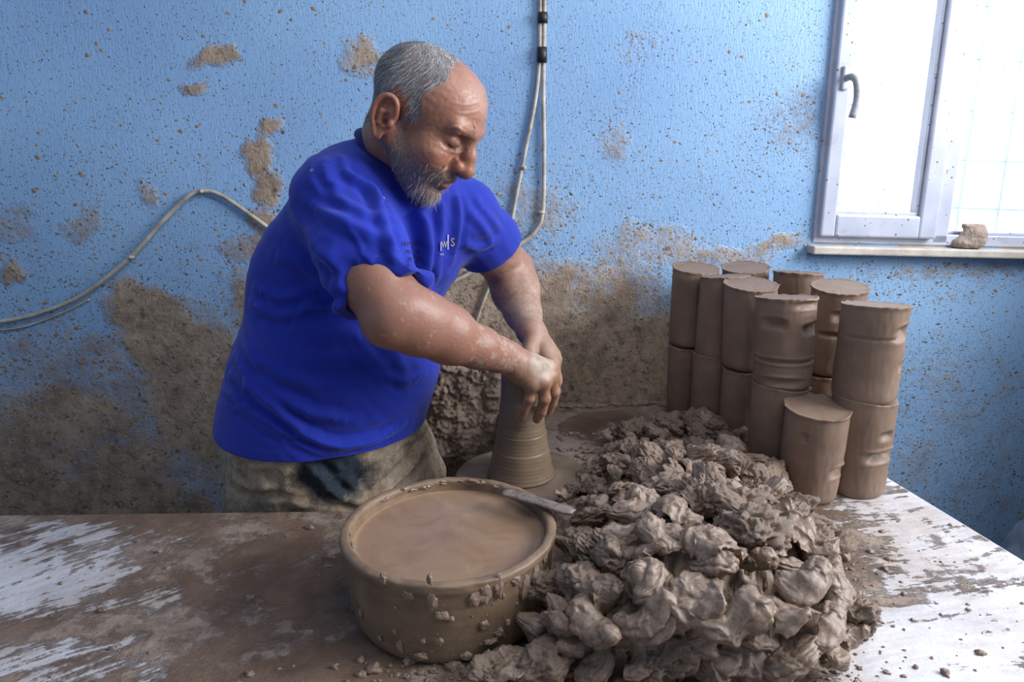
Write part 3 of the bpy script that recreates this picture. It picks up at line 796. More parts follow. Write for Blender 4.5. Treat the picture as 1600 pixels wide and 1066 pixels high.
# ---------------------------------------------------------------- wheel and the column being thrown
WC = np.array([0.014, 1.268, TZ])
M_thrown = clay_mat('wet_thrown_clay', s2l(104, 86, 66), s2l(118, 98, 78), s2l(132, 112, 92), (0.38, 0.5), 0.1, 0.6, 0.4)
whl = empty('pottery_turntable', tuple(WC), 'round mud-covered throwing turntable under the clay column', 'turntable')
prof = [(1e-4, .012), (.05, .012), (.10, .0125), (.120, .0125), (.126, .011), (.127, .007), (.1265, .003), (.120, .0012), (1e-4, .0012)]
V, F = lathe(spline(prof, 60), 120); V[:, 2] += 0.0012 * fbm(V, 40, 3, 4) * (V[:, 2] > .009)
V[:, 0] = np.where(np.abs(V[:, 0]) < 1e-3, 0, V[:, 0])
link('turntable_disc', mesh_np('wheel_head', V, F), clay_mat('slip_coated_wheel', s2l(92, 76, 62), s2l(112, 94, 78), s2l(136, 116, 100), (0.3, 0.5), 0.4), whl)
V, F = lathe([(1e-4, -.01), (.03, -.01), (.03, -.30), (.05, -.31), (.05, -.34), (1e-4, -.34)], 32)
link('shaft', mesh_np('shaft', V, F), plain('dark_steel', (.05, .05, .05, 1), .5), whl)
# profile of the column: pixel half widths turned into metres
colp = [(0, .064), (.004, .066), (.010, .0635), (.022, .0600), (.034, .0575), (.048, .0555), (.056, .0535), (.060, .0515), (.074, .0497), (.088, .0480), (.092, .0466), (.105, .0450), (.120, .0437), (.123, .0427), (.138, .0417), (.152, .0407), (.156, .0398), (.17, .0392), (.19, .0386), (.205, .0384), (.212, .037), (.208, .031), (.19, .029)]
cp = spline([(r, z + .012) for z, r in colp], 240); cp = np.vstack([cp, [1e-4, .19]])
V, F = lathe(cp, 120)
a = np.arctan2(V[:, 1], V[:, 0]); rr = np.hypot(V[:, 0], V[:, 1])
k = (V[:, 2] < .21) & (rr > .034)
d = (0.00012 * np.sin(V[:, 2] * 900 + a) + 0.0006 * noise(np.stack([a * 0 + 1, a * 0, V[:, 2] * 70], -1), 1, 4)) * k
V[:, 0] += np.cos(a) * d; V[:, 1] += np.sin(a) * d
V[:, 0] += 0.004 * (V[:, 2] / .25)
pot = link('clay_column', mesh_np('column', V, F), M_thrown, None, tuple(WC)); tag(pot, 'tall tapering clay column being thrown between the potter\'s hands', 'pot')

# ---------------------------------------------------------------- dried clay caked on the wall behind the wheel
S = SDF((-0.36, 1.44, 0.66), (0.02, 1.70, 1.06), 0.0035)
for (px, r, y0, y1, D) in [(684, .042, 742, 575, 1.60), (722, .045, 735, 590, 1.615), (766, .036, 735, 590, 1.625)]:
    lo = P(px, y0, D * 1.0); hi = P(px + 2, y1, D * 1.05)
    lo[1] = hi[1] = wy(lo[0]) - 0.02; hi[0] = lo[0] + .003
    S.cone(lo, hi, r * 1.08, r * .9, 0.02)
a1 = P(690, 572, 1.68); b1 = P(785, 566, 1.68); a1[1] = wy(a1[0]) - .02; b1[1] = wy(b1[0]) - .02
S.cone(a1, b1, .028, .024, .02)
V, F = S.mesh()
nn = fbm(V, 22, 4, 3, .6); cr = np.abs(noise(V, 30, 8)); cr2 = np.abs(noise(V, 62, 15))
me = mesh_np('crust', V, F); N = vnormals(me)
V = V + N * (0.010 * nn - 0.009 * np.exp(-(cr / .05) ** 2) - 0.005 * np.exp(-(cr2 / .07) ** 2) + .002 * noise(V, 130, 4))[:, None]
me = mesh_np('crust', V, F)
cru = link('dried_clay_crust', me, M_crust); tag(cru, 'thick cracked crust of dried clay on the wall behind the wheel', 'clay')
# a low bank of mud where the table meets the wall
parts = []
r_ = np.random.RandomState(21)
for q in range(150):
    x = r_.uniform(-.02, .36); y = wy(x) - r_.uniform(.004, .022) ; s = r_.uniform(.002, .008) * (1.2 - x)
    V, F = gob(q, s * 1.5, s, s * .8, 8, .6); parts.append((V + np.array([x, y, TZ + s * .2]), F))
for q in range(170):
    x = r_.uniform(.10, .30); y = r_.uniform(1.28, 1.5); s = r_.uniform(.0015, .006)
    V, F = gob(q, s * 1.5, s, s * .7, 7, .6); parts.append((V + np.array([x, y, TZ + s * .2]), F))
V, F = join(parts); o = link('mud_bank', mesh_np('bank', V, F), M_clay2); tag(o, 'crumbs of wet mud along the wall behind the clay column', 'mud', kind='stuff')

# ---------------------------------------------------------------- heap of reclaimed clay
def spine_clump(seed, L=1.0, r=0.36, bend=2.2, ridges=7, flat=0.75, nu=44, nv=36, rough=.05, depth=.16):
    """a handful squeezed into a bent, grooved lump"""
    g = np.random.RandomState(seed)
    t = np.linspace(0, 1, nu); ang = (t - .5) * bend
    Rb = L / max(bend, .2)
    cx = np.sin(ang) * Rb; cy = (1 - np.cos(ang)) * Rb; cz = 0.12 * np.sin(t * 5 + g.uniform(0, 6)) * L
    rad = r * np.sin(math.pi * np.clip(t * .94 + .03, 0, 1)) ** g.uniform(.42, .7) * (1 + .25 * np.sin(t * g.uniform(3, 7) + g.uniform(0, 6)))
    th = np.linspace(0, 2 * math.pi, nv, endpoint=False); tw = g.uniform(-2.0, 2.0)
    T_, A_ = np.meshgrid(t, th, indexing='ij')
    ph = A_ * ridges * .5 + tw * T_ * 3 + .8 * np.sin(T_ * 6 + seed)
    rd = 1 - depth * (1 - np.abs(np.sin(ph))) ** 2.2 * (0.5 + .5 * np.sin(A_ * 1 + seed)) * 1.5
    rr = rad[:, None] * rd
    x_ = np.cos(A_) * rr; z_ = np.sin(A_) * rr * flat
    X = cx[:, None] - x_ * np.sin(ang)[:, None] * 1.0; Y = cy[:, None] + x_ * np.cos(ang)[:, None]; Z = cz[:, None] + z_
    V = np.stack([X, Y, Z], -1).reshape(-1, 3); V[:, 1] -= V[:, 1].mean()
    V = V + rough * np.stack([fbm(V, 2.2, 4, seed + k) for k in range(3)], -1)
    V = V * (1 - .05 * np.exp(-(noise(V, 2.6, seed + 20) / .05) ** 2))[:, None]
    F = grid_faces(nu, nv).tolist() + [list(range(nv))[::-1], list(range((nu - 1) * nv, nu * nv))]
    return V, F
def sheet_clump(seed, nu=56, nv=48):
    """a torn slab folded over on itself with a rolled lip"""
    g = np.random.RandomState(seed)
    u = np.linspace(-1, 1, nu); v = np.linspace(-1, 1, nv)
    U_, V_ = np.meshgrid(u, v, indexing='ij')
    curl = g.uniform(1.2, 2.6); Rc = 1.0 / curl
    edge = 1 + .22 * noise(np.stack([U_ * 1.2, V_ * 1.2, U_ * 0], -1).reshape(-1, 3), 1.4, seed).reshape(U_.shape)
    w = .62 * np.sqrt(np.clip(1 - U_ ** 2 * .75, .05, 1)) * edge
    def surf(off):
        a = U_ * curl * .75
        R_ = Rc + off
        x = np.sin(a) * R_; z = np.cos(a) * R_ - Rc; y = V_ * w
        z = z + .10 * np.sin(V_ * g2 + a) - .22 * V_ ** 2
        return np.stack([x, y, z], -1).reshape(-1, 3)
    g2 = g.uniform(2, 5); grooves = .035 * np.abs(np.sin(V_ * g.uniform(6, 10) + U_ * g.uniform(-2, 2)))
    th = .11 * np.sqrt(np.clip((1 - U_ ** 4) * (1 - V_ ** 4), .02, 1))
    top = surf(th - grooves * 1.2); bot = surf(-th)
    V = np.vstack([top, bot]); n0 = nu * nv
    V = V + .09 * np.stack([fbm(V, 2.2, 4, seed + k) for k in range(3)], -1)
    i, j = np.meshgrid(np.arange(nu - 1), np.arange(nv - 1), indexing='ij')
    q = np.stack([i * nv + j, (i + 1) * nv + j, (i + 1) * nv + j + 1, i * nv + j + 1], -1).reshape(-1, 4)
    F = q.tolist() + (q[:, ::-1] + n0).tolist()
    rim = [k * nv for k in range(nu)] + [(nu - 1) * nv + k for k in range(1, nv)] + [k * nv + nv - 1 for k in range(nu - 2, -1, -1)] + [k for k in range(nv - 2, 0, -1)]
    F += [(rim[k], rim[(k + 1) % len(rim)], rim[(k + 1) % len(rim)] + n0, rim[k] + n0)[::-1] for k in range(len(rim))]
    return V * .9, F
def crumb_clump(seed, n=56, rough=.35, scale=1.6, fold=.5):
    """a torn wad: ridged folds all over"""
    V, F = lathe([(max(1e-3, math.sin(t)), -math.cos(t)) for t in np.linspace(0.02, math.pi - .02, n)], n + 14)
    V = V / np.linalg.norm(V, axis=1)[:, None]
    w = V + .35 * np.stack([noise(V, 1.5, seed + k) for k in range(3)], -1)
    rg = 1 - np.abs(noise(w, scale * 1.5, seed + 4)) * 2.4
    rg2 = 1 - np.abs(noise(w, scale * 3.6, seed + 7)) * 2.4
    d = 1 + rough * noise(V, scale * .8, seed) + fold * .20 * rg + fold * .10 * rg2 + .03 * noise(V, 11, seed)
    F = np.asarray(F).tolist()
    return V * d[:, None] * .62 * np.array([1.15, .95, .78]), F
protos = []
for sd_ in range(8):
    g = np.random.RandomState(sd_ + 40)
    protos.append(('s', spine_clump(sd_ * 11 + 3, 1.15, g.uniform(.34, .46), g.uniform(1.2, 2.9), g.randint(7, 15), g.uniform(.6, .85), nu=56, nv=72, rough=.085, depth=g.uniform(.14, .26))))
for sd_ in range(7): protos.append(('f', sheet_clump(sd_ * 7 + 5)))
for sd_ in range(7): protos.append(('c', crumb_clump(sd_ * 13 + 2, 56, .35, 1.3 + .2 * sd_, .6 + .1 * sd_)))
PM = []
for k, (ty, (V, F)) in enumerate(protos):
    V = np.asarray(V); V = V - V.mean(0)
    me = mesh_np('clay_clump', V, F)
    me.materials.append(M_clay if ty != 'c' else M_clay2); PM.append((ty, me))
pile = empty('clay_heap', tuple(T(1090, 860)), 'big heap of wet torn clay lumps between the basin and the logs', 'clay heap')
PC = np.array(pile.location)
# height field of the heap over the table, control points in reference pixels and height
hp = [(1060, 665, .055), (1010, 672, .045), (1130, 672, .06), (975, 720, .05), (1050, 715, .105), (1120, 715, .105), (1170, 735, .07),
      (900, 770, .045), (960, 780, .09), (1040, 780, .135), (1120, 780, .14), (1190, 790, .10), (1225, 800, .05),
      (890, 850, .07), (950, 850, .13), (1040, 850, .158), (1120, 850, .16), (1200, 850, .135), (1270, 860, .07),
      (880, 920, .08), (950, 930, .125), (1040, 925, .145), (1130, 930, .15), (1220, 920, .14), (1290, 920, .08),
      (860, 990, .07), (930, 985, .095), (1010, 990, .10), (1100, 985, .10), (1200, 990, .11), (1290, 985, .06)]
hp = [(*T(px, py, h)[:2], h) for px, py, h in hp]
border = [(965, 668), (1010, 645), (1060, 640), (1120, 650), (1165, 690), (1200, 740), (1265, 800), (1300, 850), (1330, 930), (1335, 1000), (1300, 1060), (1180, 1062), (1040, 1066), (950, 1075), (850, 1075), (740, 1062), (840, 985), (868, 920), (868, 850), (865, 780), (905, 740)]
hb_ = [(*T(px, py)[:2], 0.0) for px, py in border]
CP = np.array(hp + hb_)
def hfield(x, y):
    d2 = (CP[:, 0] - x) ** 2 + (CP[:, 1] - y) ** 2; w = 1 / (d2 + 2e-4) ** 2
    return float((w * CP[:, 2]).sum() / w.sum())
bx = np.array(hb_)[:, :2]
def inside(x, y):
    c = False; n_ = len(bx)
    for i in range(n_):
        x1, y1 = bx[i]; x2, y2 = bx[(i + 1) % n_]
        if (y1 > y) != (y2 > y) and x < (x2 - x1) * (y - y1) / (y2 - y1) + x1: c = not c
    return c
# core mound under the lumps
gx = np.arange(bx[:, 0].min() - .02, bx[:, 0].max() + .02, .0035); gy = np.arange(bx[:, 1].min() - .02, bx[:, 1].max() + .02, .0035)
GX, GY = np.meshgrid(gx, gy, indexing='ij')
HH = np.array([[max(0, hfield(x, y) - .028 - .03 * max(0, min(1, (.90 - y) / .06)) - .12 * max(0, min(1, (.845 - y) / .05))) if inside(x, y) else 0 for y in gy] for x in gx])
Vc = np.stack([GX, GY, HH], -1).reshape(-1, 3); Vc[:, 2] += np.where(Vc[:, 2] > .002, .016 * fbm(Vc, 26, 4, 2) - .014 * np.exp(-(noise(Vc, 22, 7) / .08) ** 2), 0)
Vc[:, :2] += .006 * np.stack([noise(Vc, 60, 5), noise(Vc, 60, 6)], -1)
Vc[:, 2] = np.maximum(Vc[:, 2], 0) + TZ + .0004; Vc -= PC
i, j = np.meshgrid(np.arange(len(gx) - 1), np.arange(len(gy) - 1), indexing='ij'); n_ = len(gy)
Fc = np.stack([i * n_ + j, (i + 1) * n_ + j, (i + 1) * n_ + j + 1, i * n_ + j + 1], -1)
kq = (HH[:-1, :-1] + HH[1:, :-1] + HH[1:, 1:] + HH[:-1, 1:]) > 1e-4
link('heap_core', mesh_np('heap_core', Vc, Fc[kq].reshape(-1, 4)), M_clay2, pile)
placed = []
def put(kind, px, py, h, size, rz=None, tilt=.5, sq=(1, 1, 1), idx=None):
    p = T(px, py, h)
    c = [m_ for t_, m_ in PM if t_ == kind]; me = c[(idx if idx is not None else rnd.randrange(len(c))) % len(c)]
    o = link('clay_clump', me, None, pile); o.location = tuple(p - PC)
    s = size / 1.16
    o.scale = (s * sq[0], s * sq[1], s * sq[2])
    o.rotation_euler = (rnd.uniform(-tilt, tilt), rnd.uniform(-tilt, tilt), rnd.uniform(0, 6.28) if rz is None else rz)
    placed.append((p, size))
    return o
# the lumps one can recognise near the front, placed one by one (kind, px, py, height, size)
for a in [('s', 940, 925, .105, .075, 2.6, .3), ('s', 1000, 905, .125, .085, 1.9, .3), ('s', 925, 975, .085, .095, 2.2, .3), ('f', 1110, 850, .15, .085, .4, .3),
          ('s', 1120, 880, .135, .08, .2, .3), ('s', 1255, 905, .125, .09, .3, .3), ('s', 1010, 960, .10, .10, .3, .4), ('f', 1080, 935, .12, .09, 1.4, .5),
          ('s', 1140, 960, .11, .115, .0, .3), ('f', 1215, 965, .10, .10, .8, .5), ('s', 1280, 975, .075, .09, .5, .4), ('s', 1230, 1020, .055, .10, .1, .4), ('s', 1300, 930, .085, .07, 1.4, .4),
          ('f', 1010, 785, .12, .07, .3, .4), ('f', 1060, 800, .135, .075, 1.2, .4), ('s', 1200, 765, .09, .085, .1, .2), ('f', 1130, 770, .125, .075, -.3, .3),
          ('s', 1045, 655, .05, .075, .0, .2), ('s', 1110, 655, .065, .085, -.25, .15), ('f', 1140, 700, .08, .075, -.6, .3), ('s', 1025, 672, .045, .06, .2, .2),
          ('f', 1240, 830, .10, .09, -.5, .3), ('s', 1275, 850, .085, .07, -.6, .3), ('c', 1180, 830, .14, .07, 0, .4), ('s', 960, 840, .125, .075, .2, .3), ('s', 975, 800, .115, .07, .6, .3),
          ('f', 1160, 985, .06, .08, 2.4, .4), ('s', 1000, 1020, .045, .085, 1.2, .5), ('s', 870, 960, .075, .065, 1.5, .4), ('s', 880, 1000, .05, .07, 1.8, .4), ('s', 930, 1035, .03, .07, .7, .4),
          ('f', 800, 1040, .022, .075, .4, .3), ('c', 850, 1035, .03, .06, .4, .4), ('c', 770, 1055, .015, .05, .4, .4), ('c', 905, 905, .10, .05, .4, .4), ('c', 850, 915, .075, .045, .3, .4), ('s', 1290, 1020, .03, .06, 1.9, .4),
          ('c', 1060, 1000, .055, .07, .3, .6), ('s', 1105, 1000, .06, .08, .9, .6), ('c', 1150, 1010, .05, .075, .3, .6), ('s', 1075, 1035, .02, .055, .3, .5), ('c', 1125, 1040, .03, .06, .3, .5), ('c', 1180, 1035, .035, .065, .3, .5), ('c', 1025, 1030, .03, .06, .3, .5), ('s', 1090, 970, .085, .08, 1.4, .5), ('s', 1175, 990, .07, .08, .4, .6)]:
    put(*a[:4], a[4] * .84, rz=a[5], tilt=a[6], sq=(1.0, 1.1, 1.0))
# the rest fills the surface of the heap
tries = 0
while len(placed) < 300 and tries < 14000:
    tries += 1
    x = rnd.uniform(bx[:, 0].min(), bx[:, 0].max()); y = rnd.uniform(bx[:, 1].min(), bx[:, 1].max())
    if not inside(x, y): continue
    h = hfield(x, y)
    pz = np.array([x, y, TZ + h]); u_, v_, d_ = proj(pz[None]); u_, v_ = float(u_[0]), float(v_[0])
    if 1020 < u_ < 1190 and v_ > 985: continue          # the hollow at the front
    near = np.clip((v_ - 650) / 350, 0, 1)
    size = rnd.uniform(.028, .042) + near * rnd.uniform(.008, .026)
    if u_ < 960 and v_ < 840: size = rnd.uniform(.022, .036)
    if any(np.linalg.norm(pz - p) < (size + s) * .225 for p, s in placed): continue
    rr_ = rnd.random()
    kind = 'c' if rr_ < (.50 - .34 * near) else ('s' if rr_ < .76 else 'f')
    put(kind, u_, v_, max(h - .006, size * .22), size, tilt=.9, sq=(rnd.uniform(.9, 1.35), rnd.uniform(.8, 1.1), rnd.uniform(.75, 1.1)))
# crumbs round the foot of the heap and over the table
parts = []; r_ = np.random.RandomState(77)
for q in range(520):
    k_ = q % 4
    if k_ == 0: px, py = r_.normal(1330, 40), r_.uniform(830, 1070)
    elif k_ == 1: px, py = r_.normal(1000, 200), r_.uniform(1035, 1075)
    elif k_ == 2: px, py = r_.uniform(560, 860), r_.normal(1050, 14)
    else: px, py = r_.uniform(0, 540), r_.uniform(815, 1066)
    if k_ == 3 and r_.rand() < .45: px, py = r_.uniform(1300, 1600), r_.uniform(800, 1066)
    p = T(px, py)
    if p[0] > XR(p[1]) - .01 or (p[1] > YL - .01 and p[0] < NX + .02): continue
    s = r_.choice([.0012, .0018, .0025, .004, .006], p=[.4, .28, .17, .1, .05]) * (1.3 if k_ in (1, 2) else .8)
    V, F = gob(q + 5, s * r_.uniform(.8, 1.6), s, s * .7, 8, .7); parts.append((V + p + np.array([0, 0, s * .25]), F))
V, F = join(parts); o = link('clay_crumbs', mesh_np('crumbs', V, F), M_clay2); tag(o, 'small crumbs of wet clay strewn over the white tabletop', 'clay crumbs', kind='stuff')

# ---------------------------------------------------------------- cables on the wall
M_cable = clay_mat('mud_spattered_white_cable', s2l(120, 104, 88), s2l(176, 165, 150), s2l(206, 198, 188), (0.5, 0.7), 0.4, 1.2)
M_tape = plain('black_insulating_tape', s2l(34, 30, 30), 0.5)
def cable(name, pts, r, label, group=None, off=0.008, n_=120):
    P_ = spline([W(px, py, off + r) for px, py in pts], n_)
    V, F = tube_arr(P_, r, 10); return tag(link(name, mesh_np(name, V, F), M_cable), label, 'cable', group)
c1 = cable('wall_cable', [(-30, 505), (0, 503), (60, 490), (130, 460), (200, 405), (250, 350), (290, 310), (315, 299), (345, 305), (390, 335), (430, 365), (480, 410), (560, 445), (640, 455), (708, 440), (765, 408), (812, 382), (836, 362), (848, 330), (850, 240), (849, 150), (850, 60), (851, -40)], 0.0048,
           'pale cable looping along the wall behind the potter and up to the ceiling', off=0.004, n_=260)
c2 = cable('wall_cable', [(844, -40), (844, 60), (843, 100), (836, 160), (820, 240), (808, 300), (795, 365), (782, 405), (765, 445), (745, 500), (735, 540)], 0.0045,
           'thinner pale cable running from the ceiling down behind the far elbow', off=0.003, n_=160)
for (px, py, hh) in [(848, 28, .011), (847, 86, .016)]:
    p = W(px, py, .009); u_, z_ = wall_uz(p)
    V, F = tube_arr([wp(u_, z_ - hh, .009), wp(u_, z_, .009), wp(u_, z_ + hh, .009)], [.0105, .0112, .0105], 16)
    link('tape_wrap', mesh_np('tape', V, F), M_tape, c1)['label'] = 'black tape wrap'
for (px, py) in [(315, 299), (846, 332), (818, 262), (205, 402)]:
    p = W(px, py, .009); V, F = gob(int(px), .0075, .0075, .005, 12, .3); link('cable_clip', mesh_np('clip', V + p, F), M_cable, c1)
tag(cable('wall_cable', [(0, 516), (40, 510), (90, 492), (140, 468)], 0.0022, 'thin strand standing in for the shadow line below the looping cable', off=.002, n_=50), cat='cable')  # modelled strand in place of the shadow line under the looping cable

# ---------------------------------------------------------------- lump on the window sill
S = SDF((-.045, -.03, -.005), (.045, .03, .07), .0012)
S.ell((-.008, 0, .012), (.030, .022, .016), k=.008); S.ell((.006, 0, .03), (.027, .021, .022), k=.012); S.cone((-.016, 0, .053), (.020, 0, .050), .0085, .010, .01)
S.ell((.016, 0, .022), (.020, .021, .026), k=.012); S.ell((-.024, 0, .006), (.014, .018, .009), k=.01)
S.half((0, 0, 0.0), (0, 0, -1)); S.half((0, 0, .0585), (-.02, 0, 1), .003); S.half((.0315, 0, 0), (1, 0, .03), .004)
V, F = S.mesh(); V = V + .0016 * np.stack([fbm(V, 90, 3, k) for k in range(3)], -1)
V[:, 2] = np.maximum(V[:, 2], 0)
p = W(1518, 397, 0.02); u_, z_ = wall_uz(p)
lump = link('clay_lump', mesh_np('lump', V * np.array([1.12, 1, 1.0]), F), clay_mat('dried_grey_clay', s2l(120, 102, 90), s2l(152, 134, 120), s2l(178, 160, 146), (.75, .9), .7, 1.6))
zs_ = 1.192 + SH * (u_ - WIN_U0)
lump.location = tuple(wp(u_, zs_ + .0005, .006)); lump.rotation_euler = (0, -SH, WA)
tag(lump, 'folded block of dried clay standing on the window sill', 'clay lump')

# ---------------------------------------------------------------- plastic sack on the floor beyond the table
S = SDF((-.30, -.26, -.02), (.30, .26, .75), .008)
S.ell((0, 0, .25), (.24, .20, .27), k=.05); S.ell((.02, 0, .45), (.19, .16, .20), k=.08); S.cone((.0, 0, .58), (.03, .0, .68), .06, .03, .06); S.half((0, 0, 0), (0, 0, -1))
V, F = S.mesh(); me = mesh_np('sack', V, F); N = vnormals(me)
V = V + N * (.012 * (1 - 2 * np.abs(noise(V * np.array([1, 1, .5]), 12, 3))) + .004 * noise(V, 40, 5))[:, None]; V[:, 2] = np.maximum(V[:, 2], 0.0)
sk = link('plastic_sack', mesh_np('sack', V, F), plain('grey_plastic_sheet', s2l(120, 128, 145), .35)); sk.location = (1.30, 1.42, 0.0)
tag(sk, 'pale grey plastic sack on the floor beyond the right table edge', 'sack')

# ---------------------------------------------------------------- added cupboard, out of view at the right, put there to shade the low wall
cup = empty('shade_cupboard', (1.62, 1.08, 0), 'unseen tall grey cupboard added to shade the low wall', 'cupboard')
M_cup = plain('grey_painted_board', s2l(96, 100, 108), .6)
box('carcass', (0, .02, 0), (.58, .60, 1.50), M_cup, cup, .004)
for k in range(2):
    d_ = box('door', (.004 + .29 * k, 0, .06), (.286 + .29 * k, .018, 1.48), M_cup, cup, .003)
    box('handle', (.255 + .05 * k, -.02, .8), (.265 + .05 * k, 0.0, .92), M_tape, d_, .002)
# ---------------------------------------------------------------- the potter
def unit(v): v = np.array(v, float); return v / np.linalg.norm(v)
# joints, placed along the sight lines with their own depths
J = {k: P(*v) for k, v in dict(
    rsh=(524, 308, 1.15), rel=(612, 498, 1.085), rwr=(794, 559, 1.235),
    lsh=(722, 335, 1.33), lel=(797, 425, 1.475), lwr=(829, 517, 1.375),
    neck=(618, 262, 1.225), chest=(592, 372, 1.275), belly=(545, 545, 1.36), hip=(503, 655, 1.425),
    rth=(455, 775, 1.44), lth=(610, 775, 1.52)).items()}
SHD = unit(J['lsh'] - J['rsh'])                       # shoulder line, right to left
UPV = unit(J['neck'] - J['belly'])
FRT = unit(np.cross(SHD, UPV)); 
if FRT[0] < 0: FRT = -FRT
UPV = unit(np.cross(FRT, SHD)); UPV = UPV if UPV[2] > 0 else -UPV
TB = np.stack([FRT, SHD, UPV], 1)                      # torso axes: front, width, up
# head axes
hp_, hy_ = math.radians(37), math.radians(20)
HF = np.array([math.cos(hp_) * math.cos(hy_), -math.cos(hp_) * math.sin(hy_), -math.sin(hp_)])
HL = np.array([math.sin(hy_), math.cos(hy_), 0]); HU = np.cross(HF, HL)
HM = np.stack([HF, HL, HU], 1); HO = P(654, 184, 1.14); HS = 0.985
def H(x, y, z): return HO + HM @ (np.array([x, y, z]) * HS)
hipz = J['hip'].copy()
kneeR = np.array([J['rth'][0] + .02, J['rth'][1] - .01, .46]); kneeL = np.array([J['lth'][0] + .03, J['lth'][1] + .0, .46])
footR = np.array([kneeR[0] - .01, kneeR[1] + .04, .08]); footL = np.array([kneeL[0], kneeL[1] + .03, .08])

def rhand(S):
    w = P(794, 559, 1.235); pal = P(826, 570, 1.245)
    mc = [P(831, 600, 1.242), P(848, 596, 1.246), P(858, 588, 1.262), P(861, 577, 1.280)]   # little .. index
    for m_, r in zip(mc, (.0125, .0135, .014, .0135)):
        S.cone(w, m_, .0215, r, .012); S.cone(pal, m_, .0155, r, .012)
    S.ell(P(815, 583, 1.245), (.026, .018, .019), k=.014)             # heel of the hand
    F_ = [[(mc[0], .0110), (P(827, 622, 1.252), .0095), (P(820, 640, 1.270), .0086), (P(817, 652, 1.283), .0078)],
          [(mc[1], .0118), (P(851, 623, 1.258), .0105), (P(846, 643, 1.275), .0094), (P(839, 655, 1.289), .0084)],
          [(mc[2], .0120), (P(866, 612, 1.278), .0106), (P(863, 629, 1.297), .0095), (P(857, 642, 1.311), .0086)],
          [(mc[3], .0118), (P(869, 596, 1.305), .0104), (P(866, 613, 1.328), .0094), (P(860, 625, 1.342), .0084)]]
    for f in F_:
        S.chain(f[:2], .006); S.chain(f[1:], .0022)
        S.ell(f[1][0] - _F * .001, (f[1][1] * 1.0,) * 3, k=.004); S.ell(f[0][0] - _F * .004 + _U * .002, (.0125, .0115, .0115), k=.006)
    th = [(P(806, 560, 1.262), .0175), (P(819, 568, 1.292), .0150), (P(829, 582, 1.312), .0118), (P(834, 598, 1.326), .0095)]
    S.chain(th, .007)
    return F_
def lhand(S):
    w = P(829, 517, 1.375); pal = P(848, 545, 1.365)
    mc = [P(858, 553, 1.400), P(863, 556, 1.380), P(864, 563, 1.360), P(860, 570, 1.338)]   # little .. index
    for m_, r in zip(mc, (.0125, .0135, .014, .0135)):
        S.cone(w, m_, .0205, r, .014); S.cone(pal, m_, .0150, r, .014)
    F_ = [[(mc[0], .0108), (P(862, 580, 1.415), .0095), (P(856, 600, 1.412), .0085), (P(848, 612, 1.405), .0078)],
          [(mc[1], .0118), (P(867, 588, 1.392), .0104), (P(863, 612, 1.392), .0093), (P(856, 628, 1.388), .0084)],
          [(mc[2], .0120), (P(870, 592, 1.366), .0105), (P(866, 620, 1.366), .0094), (P(859, 636, 1.364), .0085)],
          [(mc[3], .0118), (P(866, 590, 1.340), .0104), (P(862, 612, 1.345), .0093), (P(856, 626, 1.346), .0084)]]
    for f in F_:
        S.chain(f[:2], .006); S.chain(f[1:], .0025)
    S.chain([(P(832, 528, 1.355), .0165), (P(826, 552, 1.335), .0140), (P(818, 570, 1.33), .0115), (P(812, 584, 1.335), .0095)], .008)
    return F_
NCK = (P(588, 205, 1.265) + P(668, 306, 1.175)) / 2
